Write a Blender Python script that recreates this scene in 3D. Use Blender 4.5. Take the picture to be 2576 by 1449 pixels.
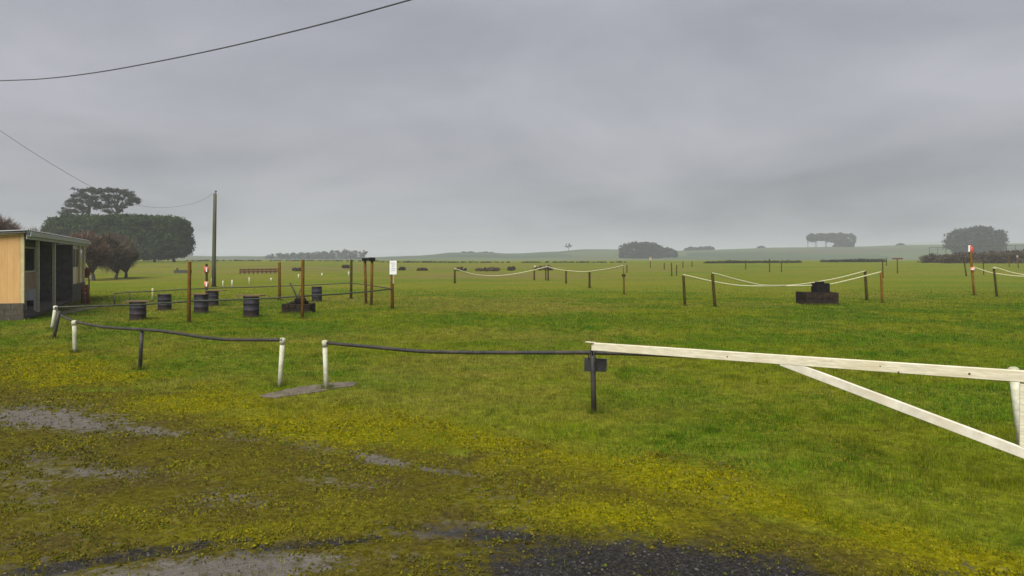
import bpy, math, random
import numpy as np
from mathutils import Vector, Matrix

# ------------------------------------------------------------------ reset
for o in list(bpy.data.objects):
    bpy.data.objects.remove(o)
S = bpy.context.scene
COL = S.collection
R = math.radians
random.seed(7)
RNG = np.random.default_rng(11)

# ------------------------------------------------------------------ camera
F, CX, HY, CH = 1860.0, 1288.0, 652.0, 2.25      # focal (px of a 2576 px wide frame), centre, horizon row, eye height
cam_d = bpy.data.cameras.new('camera')
cam_d.sensor_width = 36.0
cam_d.lens = F / 2576 * 36.0
cam_d.shift_y = -(724.5 - HY) / 2576
cam_d.clip_start = 0.1
cam_d.clip_end = 20000
cam = bpy.data.objects.new('camera', cam_d)
COL.objects.link(cam)
cam.location = (0, 0, CH)
cam.rotation_euler = (R(90), 0, 0)
S.camera = cam

# ------------------------------------------------------------------ sky, sun, exposure
EXPOSURE = 1.9
SKY = 0.10
SUN = 1.5
SKY_OFF = (7.4, 12.1, 0)
S.view_settings.view_transform = 'Standard'
S.view_settings.look = 'None'
S.view_settings.gamma = 1
S.view_settings.exposure = EXPOSURE
S.view_settings.use_curve_mapping = False
W = bpy.data.worlds.new('World')
S.world = W
W.use_nodes = True
nt = W.node_tree
nt.nodes.clear()
def wn(t, **k):
    n = nt.nodes.new(t)
    for a, b in k.items():
        setattr(n, a, b)
    return n
def wl(a, b): nt.links.new(a, b)
def wmath(op, a, b=None, clamp=False):
    n = wn('ShaderNodeMath', operation=op, use_clamp=clamp)
    for i, v in enumerate((a, b)):
        if v is None: continue
        if isinstance(v, (int, float)): n.inputs[i].default_value = v
        else: wl(v, n.inputs[i])
    return n.outputs[0]
sky = wn('ShaderNodeTexSky', sky_type='NISHITA')
sky.sun_disc = False
sky.sun_elevation = R(52)
sky.sun_rotation = R(200)
sky.air_density = 1.5
sky.dust_density = 4
tc = wn('ShaderNodeTexCoord')
sp = wn('ShaderNodeSeparateXYZ'); wl(tc.outputs['Generated'], sp.inputs[0])
zz = wmath('MAXIMUM', sp.outputs['Z'], 0.0)
zd = wmath('ADD', zz, 0.24)
cb = wn('ShaderNodeCombineXYZ')
wl(wmath('DIVIDE', sp.outputs['X'], zd), cb.inputs[0])
wl(wmath('DIVIDE', sp.outputs['Y'], zd), cb.inputs[1])
def wnoise(scale, detail, rough, off):
    ad = wn('ShaderNodeVectorMath', operation='ADD'); wl(cb.outputs[0], ad.inputs[0]); ad.inputs[1].default_value = off
    n = wn('ShaderNodeTexNoise'); n.inputs['Scale'].default_value = scale
    n.inputs['Detail'].default_value = detail; n.inputs['Roughness'].default_value = rough
    n.inputs['Distortion'].default_value = 0.3
    wl(ad.outputs[0], n.inputs['Vector'])
    return n.outputs['Fac']
nA = wnoise(0.34, 4, 0.45, SKY_OFF)
nB = wnoise(1.15, 6, 0.55, (SKY_OFF[0] + 6.2, SKY_OFF[1] + 2.7, 2))
cl = wmath('ADD', wmath('MULTIPLY', nA, 0.64), wmath('MULTIPLY', nB, 0.36))
ramp = wn('ShaderNodeValToRGB')
ramp.color_ramp.elements[0].position = 0.42
ramp.color_ramp.elements[0].color = (0.56, 0.59, 0.70, 1)
ramp.color_ramp.elements[1].position = 0.62
ramp.color_ramp.elements[1].color = (1.23, 1.215, 1.36, 1)
wl(cl, ramp.inputs[0])
# paler, thinner cloud low down towards the horizon, with ragged lower edges
low = wmath('POWER', wmath('SUBTRACT', 1.0, wmath('MINIMUM', wmath('MULTIPLY', zz, 7.0), 1.0)), 1.6)
nC = wnoise(0.9, 5, 0.55, (SKY_OFF[0] + 2.2, SKY_OFF[1] + 8.7, 5))
lowf = wmath('MULTIPLY', low, wmath('MULTIPLY', wmath('SUBTRACT', nC, 0.38), 5.0, True), True)
mixl = wn('ShaderNodeMix', data_type='RGBA')
wl(wmath('MULTIPLY', lowf, 0.85), mixl.inputs['Factor'])
wl(ramp.outputs[0], mixl.inputs['A']); mixl.inputs['B'].default_value = (1.48, 1.54, 1.62, 1)
mixs = wn('ShaderNodeMix', data_type='RGBA')
mixs.inputs['Factor'].default_value = 0.97
wl(sky.outputs[0], mixs.inputs['A']); wl(mixl.outputs['Result'], mixs.inputs['B'])
bg = wn('ShaderNodeBackground'); bg.inputs['Strength'].default_value = SKY
wl(mixs.outputs['Result'], bg.inputs['Color'])
wo = wn('ShaderNodeOutputWorld'); wl(bg.outputs[0], wo.inputs[0])

sun_d = bpy.data.lights.new('sun', 'SUN')
sun_d.energy = SUN
sun_d.angle = R(45)
sun_d.color = (1.0, 0.98, 0.95)
sun = bpy.data.objects.new('sun', sun_d)
COL.objects.link(sun)
el, az = R(52), R(200)
sdir = Vector((math.sin(az) * math.cos(el), math.cos(az) * math.cos(el), math.sin(el)))
sun.rotation_euler = sdir.to_track_quat('Z', 'Y').to_euler()
sun.location = (0, -20, 40)

S.render.engine = 'CYCLES'
S.cycles.max_bounces = 6
S.cycles.volume_bounces = 1

# ------------------------------------------------------------------ numeric helpers
def sstep(a, b, x):
    t = np.clip((np.asarray(x, float) - a) / (b - a), 0, 1)
    return t * t * (3 - 2 * t)
def _hash(ix, iy, seed):
    h = (ix.astype(np.int64) * 374761393 + iy.astype(np.int64) * 668265263 + seed * 144665) & 0x7fffffff
    h = ((h ^ (h >> 13)) * 1274126177) & 0x7fffffff
    return ((h ^ (h >> 16)) & 0xffff) / 65535.0
def vnoise(x, y, seed=0):
    x = np.asarray(x, float); y = np.asarray(y, float)
    ix, iy = np.floor(x), np.floor(y)
    fx, fy = x - ix, y - iy
    fx = fx * fx * (3 - 2 * fx); fy = fy * fy * (3 - 2 * fy)
    a = _hash(ix, iy, seed); b = _hash(ix + 1, iy, seed); c = _hash(ix, iy + 1, seed); d = _hash(ix + 1, iy + 1, seed)
    return (a * (1 - fx) + b * fx) * (1 - fy) + (c * (1 - fx) + d * fx) * fy
def fbm(x, y, seed=0, oct=4):
    s, a, t = 0, 0.5, 0
    for i in range(oct):
        s = s + a * vnoise(np.asarray(x) * 2 ** i + 17.3 * i, np.asarray(y) * 2 ** i - 9.1 * i, seed + i); t += a; a *= 0.5
    return s / t

def gz(x, y):
    """height of the ground"""
    x = np.asarray(x, float); y = np.asarray(y, float)
    far = 1.25 * sstep(70, 230, y) + 0.35 * sstep(80, 220, y) * sstep(10, 90, -x) + 0.35 * sstep(60, 200, y) * sstep(20, 90, x)
    und = 0.05 * (fbm(x / 3.1, y / 3.1, 5, 3) - 0.5) * sstep(2, 6, np.abs(y))
    return far + und
def gzf(x, y): return float(gz(x, y))

def at(px, py, Y):
    """point at depth Y seen at pixel (px,py)"""
    return Vector(((px - CX) / F * Y, Y, CH - (py - HY) / F * Y))
def ground(px, py):
    """where the sight line of a pixel meets the ground"""
    Y = 3.0
    while Y < 900:
        p = at(px, py, Y)
        if p.z <= gzf(p.x, p.y):
            return p
        Y *= 1.002
    return at(px, py, 900)
def line_at(px, py, A, B):
    """point at pixel (px,py) in the upright plane through ground points A and B"""
    k = (px - CX) / F
    dx, dy = B.x - A.x, B.y - A.y
    t = (k * A.y - A.x) / (dx - k * dy)
    Y = A.y + dy * t
    return at(px, py, Y)

# ------------------------------------------------------------------ materials
def mat(name, c1, c2=None, scale=8.0, rough=0.8, bump=0.0, stretch=(1, 1, 1), detail=5, spec=0.3, metal=0.0, lo=0.35, hi=0.65, bscale=None, dirt=None):
    m = bpy.data.materials.new(name)
    m.use_nodes = True
    n = m.node_tree.nodes; l = m.node_tree.links
    b = n['Principled BSDF']
    b.inputs['Roughness'].default_value = rough
    b.inputs['Specular IOR Level'].default_value = spec
    b.inputs['Metallic'].default_value = metal
    t = n.new('ShaderNodeTexCoord')
    mp = n.new('ShaderNodeMapping'); mp.inputs['Scale'].default_value = stretch
    l.new(t.outputs['Object'], mp.inputs[0])
    nz = n.new('ShaderNodeTexNoise'); nz.inputs['Scale'].default_value = scale; nz.inputs['Detail'].default_value = detail
    nz.inputs['Roughness'].default_value = 0.6
    l.new(mp.outputs[0], nz.inputs['Vector'])
    r = n.new('ShaderNodeValToRGB')
    c2 = c2 or tuple(v * 0.7 for v in c1)
    r.color_ramp.elements[0].position = lo; r.color_ramp.elements[0].color = (*c2, 1)
    r.color_ramp.elements[1].position = hi; r.color_ramp.elements[1].color = (*c1, 1)
    l.new(nz.outputs['Fac'], r.inputs[0])
    out = r.outputs[0]
    if dirt:
        n2 = n.new('ShaderNodeTexNoise'); n2.inputs['Scale'].default_value = scale * 0.23; n2.inputs['Detail'].default_value = 6
        l.new(t.outputs['Object'], n2.inputs['Vector'])
        r2 = n.new('ShaderNodeValToRGB'); r2.color_ramp.elements[0].position = 0.48; r2.color_ramp.elements[1].position = 0.68
        l.new(n2.outputs['Fac'], r2.inputs[0])
        mx = n.new('ShaderNodeMix'); mx.data_type = 'RGBA'
        l.new(r2.outputs[0], mx.inputs['Factor']); l.new(out, mx.inputs['A']); mx.inputs['B'].default_value = (*dirt, 1)
        out = mx.outputs['Result']
    l.new(out, b.inputs['Base Color'])
    if bump:
        bp = n.new('ShaderNodeBump'); bp.inputs['Strength'].default_value = bump; bp.inputs['Distance'].default_value = 0.02
        if bscale:
            nb = n.new('ShaderNodeTexNoise'); nb.inputs['Scale'].default_value = bscale; nb.inputs['Detail'].default_value = 4
            l.new(mp.outputs[0], nb.inputs['Vector']); l.new(nb.outputs['Fac'], bp.inputs['Height'])
        else:
            l.new(nz.outputs['Fac'], bp.inputs['Height'])
        l.new(bp.outputs[0], b.inputs['Normal'])
    return m

M = {}
M['white_post'] = mat('white_paint', (0.64, 0.63, 0.50), (0.44, 0.43, 0.30), 12, 0.65, 0.2, spec=0.15, dirt=(0.30, 0.30, 0.17))
M['dark_pipe'] = mat('dark_pipe', (0.045, 0.042, 0.036), (0.022, 0.021, 0.018), 14, 0.6, 0.2, dirt=(0.07, 0.055, 0.04))
M['yard_pipe'] = mat('yard_pipe', (0.060, 0.068, 0.045), (0.03, 0.034, 0.022), 10, 0.6, 0.1)
M['pine_post'] = mat('treated_pine', (0.170, 0.083, 0.012), (0.060, 0.030, 0.005), 7, 0.9, 0.3, stretch=(4, 4, 0.6), spec=0.08)
M['dark_post'] = mat('weathered_pine', (0.080, 0.057, 0.009), (0.026, 0.019, 0.004), 7, 0.92, 0.3, stretch=(4, 4, 0.6), spec=0.08)
M['orange_post'] = mat('fresh_pine', (0.23, 0.115, 0.010), (0.10, 0.050, 0.006), 7, 0.9, 0.3, stretch=(4, 4, 0.6), spec=0.08)
M['pole'] = mat('grey_pole_timber', (0.105, 0.098, 0.070), (0.055, 0.052, 0.034), 5, 0.9, 0.3, stretch=(5, 5, 0.35), dirt=(0.085, 0.088, 0.040))
M['gate'] = mat('gate_timber', (0.72, 0.67, 0.50), (0.58, 0.53, 0.38), 6, 0.75, 0.25, stretch=(1, 1, 7), lo=0.36, hi=0.62, spec=0.1, dirt=(0.55, 0.46, 0.27))
M['gate_brace'] = mat('gate_brace_timber', (0.70, 0.655, 0.53), (0.56, 0.52, 0.41), 7, 0.75, 0.25, lo=0.36, hi=0.62, spec=0.1, dirt=(0.52, 0.46, 0.33))
M['knot'] = mat('knot', (0.12, 0.08, 0.04), (0.07, 0.05, 0.03), 20, 0.8)
M['board'] = mat('dark_board', (0.050, 0.046, 0.050), (0.030, 0.028, 0.030), 12, 0.6, 0.2)
M['rope'] = mat('pale_rope', (0.56, 0.53, 0.33), (0.42, 0.40, 0.24), 30, 0.8)
M['drum'] = mat('drum_steel', (0.044, 0.040, 0.050), (0.018, 0.017, 0.022), 5, 0.75, 0.2, spec=0.15, dirt=(0.060, 0.040, 0.034))
M['drum_top'] = mat('drum_top_board', (0.16, 0.10, 0.055), (0.085, 0.052, 0.03), 6, 0.8, 0.2, stretch=(6, 1, 1))
M['brick'] = mat('soot_block', (0.036, 0.026, 0.017), (0.012, 0.009, 0.007), 5, 0.95, 0.5, spec=0.05, dirt=(0.050, 0.030, 0.018))
M['char'] = mat('charred_wood', (0.018, 0.015, 0.012), (0.006, 0.005, 0.005), 9, 0.95, 0.4, spec=0.05)
M['iron'] = mat('old_iron', (0.05, 0.042, 0.032), (0.025, 0.022, 0.018), 12, 0.7, 0.2, metal=0.0)
M['tan'] = mat('tan_cladding', (0.66, 0.395, 0.155), (0.56, 0.335, 0.13), 1.6, 0.6, 0.0, stretch=(3, 3, 0.7))
M['cream_trim'] = mat('cream_trim', (0.60, 0.50, 0.26), (0.48, 0.40, 0.20), 5, 0.6)
M['cream_wall'] = mat('cream_wall', (0.66, 0.56, 0.35), (0.52, 0.44, 0.27), 3, 0.7, dirt=(0.36, 0.29, 0.17))
M['veranda_post'] = mat('veranda_post', (0.58, 0.57, 0.42), (0.44, 0.43, 0.30), 5, 0.6)
M['gutter'] = mat('gutter_grey', (0.42, 0.44, 0.42), (0.29, 0.31, 0.29), 2.2, 0.6, dirt=(0.32, 0.25, 0.17))
M['roof'] = mat('roof_iron', (0.33, 0.34, 0.32), (0.22, 0.23, 0.22), 2, 0.55, dirt=(0.28, 0.20, 0.14))
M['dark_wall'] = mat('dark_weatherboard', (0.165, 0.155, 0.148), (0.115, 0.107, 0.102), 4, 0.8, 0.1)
M['plinth'] = mat('plinth_block', (0.105, 0.090, 0.064), (0.060, 0.052, 0.038), 5, 0.9, 0.4, dirt=(0.07, 0.055, 0.03))
M['inner_panel'] = mat('inner_panel', (0.40, 0.30, 0.19), (0.30, 0.22, 0.14), 3, 0.7)
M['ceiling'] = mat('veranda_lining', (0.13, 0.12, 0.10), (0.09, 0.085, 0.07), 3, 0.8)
M['bench'] = mat('bench_timber', (0.060, 0.035, 0.032), (0.035, 0.022, 0.020), 8, 0.8, 0.2)
M['plastic'] = mat('white_plastic', (0.72, 0.72, 0.74), (0.6, 0.6, 0.62), 6, 0.45)
M['rust'] = mat('rust_red_timber', (0.145, 0.052, 0.024), (0.080, 0.030, 0.016), 6, 0.85, 0.3)
M['red'] = mat('faded_red', (0.58, 0.10, 0.075), (0.44, 0.075, 0.06), 10, 0.6)
M['orange'] = mat('faded_orange', (0.66, 0.24, 0.13), (0.52, 0.17, 0.09), 10, 0.6)
M['white'] = mat('white_face', (0.78, 0.78, 0.76), (0.70, 0.69, 0.68), 10, 0.5)
M['print'] = mat('grey_print', (0.30, 0.27, 0.29), (0.26, 0.24, 0.26), 10, 0.6)
M['concrete'] = mat('concrete', (0.165, 0.135, 0.105), (0.085, 0.068, 0.048), 5, 0.9, 0.4, dirt=(0.10, 0.088, 0.050))
M['wire'] = mat('cable', (0.10, 0.10, 0.11), (0.08, 0.08, 0.09), 10, 0.7)
M['ceramic'] = mat('insulator', (0.07, 0.07, 0.10), (0.05, 0.05, 0.07), 10, 0.4)
M['bark'] = mat('bark', (0.085, 0.068, 0.052), (0.045, 0.036, 0.028), 5, 0.95, 0.4, stretch=(3, 3, 0.6))
M['trough'] = mat('trough', (0.06, 0.06, 0.05), (0.04, 0.04, 0.035), 5, 0.9)

# glass
g = bpy.data.materials.new('window_glass'); g.use_nodes = True
b = g.node_tree.nodes['Principled BSDF']
b.inputs['Base Color'].default_value = (0.02, 0.022, 0.022, 1); b.inputs['Roughness'].default_value = 0.08; b.inputs['Specular IOR Level'].default_value = 0.6
M['glass'] = g

def leaf_mat(name, base, var=0.35, transl=0.25, rough=0.7):
    """foliage: colour from the 'tint' attribute (one value a clump) times a base"""
    m = bpy.data.materials.new(name); m.use_nodes = True
    n = m.node_tree.nodes; l = m.node_tree.links
    b = n['Principled BSDF']; b.inputs['Roughness'].default_value = rough; b.inputs['Specular IOR Level'].default_value = 0.15
    a = n.new('ShaderNodeAttribute'); a.attribute_name = 'tint'
    mr = n.new('ShaderNodeMapRange'); mr.inputs['To Min'].default_value = 1 - var; mr.inputs['To Max'].default_value = 1 + var
    l.new(a.outputs['Fac'], mr.inputs['Value'])
    vm = n.new('ShaderNodeVectorMath'); vm.operation = 'SCALE'; vm.inputs[0].default_value = base
    l.new(mr.outputs[0], vm.inputs['Scale'])
    l.new(vm.outputs[0], b.inputs['Base Color'])
    tr = n.new('ShaderNodeBsdfTranslucent'); l.new(vm.outputs[0], tr.inputs['Color'])
    mx = n.new('ShaderNodeMixShader'); mx.inputs[0].default_value = transl
    l.new(b.outputs[0], mx.inputs[1]); l.new(tr.outputs[0], mx.inputs[2])
    l.new(mx.outputs[0], n['Material Output'].inputs['Surface'])
    return m
M['cypress'] = leaf_mat('cypress_foliage', (0.030, 0.052, 0.007), 0.5)
M['pine'] = leaf_mat('pine_foliage', (0.036, 0.046, 0.026), 0.4)
M['fartree'] = leaf_mat('far_foliage', (0.030, 0.036, 0.024), 0.4)
M['twig'] = leaf_mat('bare_twigs', (0.105, 0.084, 0.058), 0.5, 0.0, 0.9)
M['twig_red'] = leaf_mat('bare_red_twigs', (0.125, 0.082, 0.060), 0.5, 0.0, 0.9)
M['scrub'] = leaf_mat('scrub', (0.032, 0.036, 0.016), 0.4)
M['brown_scrub'] = leaf_mat('brown_scrub', (0.080, 0.055, 0.034), 0.4)

# ------------------------------------------------------------------ mesh building
WL = {}          # world location of each parent
class MB:
    def __init__(s): s.v = []; s.f = []; s.sm = []
    def add(s, verts, faces, smooth=False):
        o = len(s.v); s.v += [tuple(v) for v in verts]
        s.f += [tuple(i + o for i in f) for f in faces]; s.sm += [smooth] * len(faces); return s
    def box(s, c, size, rot=None):
        hx, hy, hz = (k / 2 for k in size); c = Vector(c)
        vs = [Vector((x, y, z)) for x in (-hx, hx) for y in (-hy, hy) for z in (-hz, hz)]
        if rot is not None: vs = [rot @ v for v in vs]
        return s.add([c + v for v in vs], [(0, 1, 3, 2), (4, 6, 7, 5), (0, 4, 5, 1), (2, 3, 7, 6), (0, 2, 6, 4), (1, 5, 7, 3)])
    def chamfer_box(s, c, size, rot=None, ch=0.01):
        """a box with its long edges cut: every cross-section octagonal along local X"""
        hx, hy, hz = (k / 2 for k in size); c = Vector(c)
        pr = [(hy - ch, hz), (hy, hz - ch), (hy, -hz + ch), (hy - ch, -hz), (-hy + ch, -hz), (-hy, -hz + ch), (-hy, hz - ch), (-hy + ch, hz)]
        vs = [Vector((x, p[0], p[1])) for x in (-hx, hx) for p in pr]
        if rot is not None: vs = [rot @ v for v in vs]
        fs = [(i, (i + 1) % 8, 8 + (i + 1) % 8, 8 + i) for i in range(8)] + [tuple(range(7, -1, -1)), tuple(range(8, 16))]
        return s.add([c + v for v in vs], fs)
    def tube(s, pts, rad, n=8, caps=True, wob=0.0):
        pts = [Vector(p) for p in pts]
        rads = rad if isinstance(rad, (list, tuple)) else [rad] * len(pts)
        vs, fs = [], []
        up = None
        for i, p in enumerate(pts):
            d = (pts[min(i + 1, len(pts) - 1)] - pts[max(i - 1, 0)]).normalized()
            if up is None:
                up = Vector((0, 0, 1)) if abs(d.z) < 0.9 else Vector((1, 0, 0))
            a = d.cross(up).normalized(); bb = a.cross(d).normalized(); up = bb
            for k in range(n):
                an = 2 * math.pi * k / n
                rr = rads[i] * (1 + wob * (random.random() - 0.5))
                vs.append(p + a * math.cos(an) * rr + bb * math.sin(an) * rr)
        for i in range(len(pts) - 1):
            for k in range(n):
                k2 = (k + 1) % n
                fs.append((i * n + k, i * n + k2, (i + 1) * n + k2, (i + 1) * n + k))
        s.add(vs, fs, True)
        if caps:
            o = len(s.v) - len(vs)
            s.f.append(tuple(o + k for k in range(n))[::-1]); s.sm.append(False)
            s.f.append(tuple(o + (len(pts) - 1) * n + k for k in range(n))); s.sm.append(False)
        return s
    def lathe(s, c, prof, n=20):
        c = Vector(c); vs = []; fs = []
        for (r, z) in prof:
            for k in range(n):
                a = 2 * math.pi * k / n
                vs.append(c + Vector((r * math.cos(a), r * math.sin(a), z)))
        for i in range(len(prof) - 1):
            for k in range(n):
                k2 = (k + 1) % n
                fs.append((i * n + k, i * n + k2, (i + 1) * n + k2, (i + 1) * n + k))
        s.add(vs, fs, True)
        o = len(s.v) - len(vs)
        s.f.append(tuple(o + k for k in range(n))[::-1]); s.sm.append(False)
        s.f.append(tuple(o + (len(prof) - 1) * n + k for k in range(n))); s.sm.append(False)
        return s
    def build(s, name, m, parent=None, origin=None):
        if parent is not None: off = WL[parent.name]
        else: off = Vector(origin) if origin is not None else Vector((0, 0, 0))
        me = bpy.data.meshes.new(name)
        me.from_pydata([(v[0] - off.x, v[1] - off.y, v[2] - off.z) for v in s.v], [], s.f)
        me.polygons.foreach_set('use_smooth', s.sm)
        me.materials.append(m if not isinstance(m, str) else M[m])
        me.update()
        o = bpy.data.objects.new(name, me); COL.objects.link(o)
        if parent is not None: o.parent = parent
        else: o.location = off
        WL[o.name] = off
        return o
def tag(o, label=None, cat=None, group=None, kind=None):
    if label: o['label'] = label
    if cat: o['category'] = cat
    if group: o['group'] = group
    if kind: o['kind'] = kind
    return o
def empty(name, loc, label=None, cat=None, group=None):
    o = bpy.data.objects.new(name, None); COL.objects.link(o)
    o.empty_display_size = 0.2; o.location = loc; WL[o.name] = Vector(loc)
    return tag(o, label, cat, group)
def np_mesh(name, V, Fq, m, parent=None, origin=None, tint=None, colors=None, smooth=False):
    """V (n,3), Fq (k,3 or 4) arrays"""
    off = WL[parent.name] if parent is not None else Vector(origin or (0, 0, 0))
    V = np.asarray(V, np.float32) - np.array(off, np.float32)
    Fq = np.asarray(Fq, np.int32)
    me = bpy.data.meshes.new(name)
    me.vertices.add(len(V)); me.vertices.foreach_set('co', V.ravel())
    k = Fq.shape[1]
    me.loops.add(Fq.size); me.loops.foreach_set('vertex_index', Fq.ravel())
    me.polygons.add(len(Fq)); me.polygons.foreach_set('loop_start', np.arange(0, Fq.size, k, dtype=np.int32))
    me.polygons.foreach_set('loop_total', np.full(len(Fq), k, np.int32))
    me.polygons.foreach_set('use_smooth', np.full(len(Fq), smooth))
    me.update(calc_edges=True)
    if tint is not None:
        a = me.attributes.new('tint', 'FLOAT', 'POINT'); a.data.foreach_set('value', np.asarray(tint, np.float32))
    if colors is not None:
        for nm, arr in colors.items():
            arr = np.asarray(arr, np.float32)
            if arr.ndim == 1:
                a = me.attributes.new(nm, 'FLOAT', 'POINT'); a.data.foreach_set('value', arr)
            else:
                a = me.attributes.new(nm, 'FLOAT_COLOR', 'POINT'); a.data.foreach_set('color', arr.ravel())
    me.materials.append(M[m] if isinstance(m, str) else m)
    o = bpy.data.objects.new(name, me); COL.objects.link(o)
    if parent is not None: o.parent = parent
    else: o.location = off
    WL[o.name] = off
    return o

# ================================================================== GROUND
def to_px(X, Y):
    Yc = np.maximum(Y, 2.6)
    return CX + F * X / Yc, HY + F * CH / Yc
LX = [-900, 0, 350, 650, 1000, 1400, 1800, 2100, 2576, 3400]
LY = [800, 868, 935, 992, 1035, 1090, 1170, 1262, 1385, 1600]       # where the lawn ends and the mossy apron starts
def blob(px, py, cx, cy, rx, ry, ang=0):
    c, s = math.cos(R(ang)), math.sin(R(ang))
    u = ((px - cx) * c + (py - cy) * s) / rx; v = (-(px - cx) * s + (py - cy) * c) / ry
    return u * u + v * v
def masks(X, Y):
    px, py = to_px(X, Y)
    n1 = fbm(X / 0.9, Y / 0.9, 21, 4) - 0.5
    n2 = fbm(X / 0.28, Y / 0.28, 31, 3) - 0.5
    d = (py - np.interp(px, LX, LY))
    front = sstep(-30, 75, d - 18 + n1 * 170 + n2 * 70)                      # apron: moss and mud
    front = np.where(Y < 2.6, 1.0, front)
    # strong yellow-green moss just inside the edge and in a few swells
    yel = np.exp(-((d - 55) / 55) ** 2)
    for (cx, cy, rx, ry, a, k) in ((1300, 1130, 420, 55, 8, 1.0), (1500, 1290, 420, 60, 6, 0.7), (2080, 1370, 330, 55, 17, 0.8), (300, 945, 420, 48, 9, 1.35), (60, 900, 260, 50, 4, 1.2), (620, 1020, 260, 34, 8, 1.15),
                                   (330, 1300, 300, 40, 0, .35), (700, 1330, 330, 35, -6, .55), (950, 1260, 250, 40, 0, .45), (560, 1180, 200, 30, 0, .35)):
        yel = np.maximum(yel, k * np.exp(-blob(px, py, cx, cy, rx, ry, a)))
    n3 = fbm(X / 2.2, Y / 1.3, 25, 4) - 0.5
    yel = np.clip(yel * (0.80 + 1.2 * n1 + 2.0 * n3) + n2 * 0.5, 0, 1) * sstep(-60, 10, d + n1 * 120)
    # bare grey silt and gravel
    mud = np.zeros_like(px)
    for (cx, cy, rx, ry, a, k) in ((120, 1052, 165, 29, 2, 1.2), (380, 1085, 90, 13, 5, .85), (960, 1155, 100, 13, 10, .85), (1100, 1178, 90, 9, 8, .9),
                                   (560, 1428, 390, 32, -3, 1.05), (60, 1240, 160, 60, -10, .5), (560, 1260, 160, 28, 0, .55), (250, 1190, 220, 20, 0, .5),
                                   (1120, 1330, 130, 20, 0, .7), (720, 1120, 200, 22, 6, .5), (900, 1215, 160, 14, 2, .5)):
        mud = np.maximum(mud, k * np.exp(-0.8 * blob(px, py, cx, cy, rx, ry, a)))
    mud = np.clip((mud + n1 * 0.85 + n2 * 0.45 - 0.55) * 0.85 + .5, 0, 1) * front
    # dark bitumen breaking through
    asp = np.zeros_like(px)
    for (cx, cy, rx, ry, a, k) in ((1720, 1444, 370, 74, 5, 1.5), (1230, 1335, 230, 14, 4, .95), (1380, 1425, 250, 45, 0, .8), (330, 1395, 330, 14, -9, 1.0),
                                   (800, 1362, 200, 9, -5, .8), (2330, 1440, 130, 12, 6, .6), (1110, 1180, 60, 6, 5, .6)):
        asp = np.maximum(asp, k * np.exp(-0.8 * blob(px, py, cx, cy, rx, ry, a)))
    asp = np.clip((asp + n1 * 0.8 + n2 * 0.45 - 0.55) * 0.85 + .5, 0, 1) * front
    wide = sstep(1440, 1560, py)                                        # nearer than the frame: the same worn apron
    asp = np.maximum(asp, wide * sstep(0.5, 0.62, fbm(X / 1.7, Y / 1.7, 77, 4)))
    # rough brown pasture beyond the mown field
    rough = sstep(66, 95, Y + 40 * (fbm(X / 25, Y / 25, 41, 3) - 0.5)) * (1 - sstep(150, 215, Y)) * (1 - sstep(20, 40, X - Y * 0.06)) * sstep(.40, .66, fbm(X / 30, Y / 9, 44, 4)) * .6
    return dict(front=front, yel=yel, mud=mud, asp=asp, rough=np.clip(rough, 0, 1))

# polar sheet: fine where it is seen from near, coarse far off
th = np.concatenate([np.linspace(-48, 48, 420), np.linspace(48, 312, 90)[1:-1]])
th = np.radians(th)
rr = [0.0]
r_ = 1.5
while r_ < 5200:
    rr.append(r_); r_ *= 1.0135 if r_ < 60 else 1.03
rr = np.array(rr[1:])
TH, RR = np.meshgrid(th, rr)
GX, GY = RR * np.sin(TH), RR * np.cos(TH)
GZ = gz(GX, GY)
mk = masks(GX.ravel(), GY.ravel())
nT, nR = len(th), len(rr)
i0 = np.arange(nR - 1)[:, None] * nT + np.arange(nT)[None, :]
i1 = np.arange(nR - 1)[:, None] * nT + (np.arange(nT)[None, :] + 1) % nT
quads = np.stack([i0, i1, i1 + nT, i0 + nT], -1).reshape(-1, 4)[:, ::-1]
GV = np.stack([GX, GY, GZ - 0.03 * mk['asp'].reshape(GX.shape) - 0.015 * mk['mud'].reshape(GX.shape)], -1).reshape(-1, 3)

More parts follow.
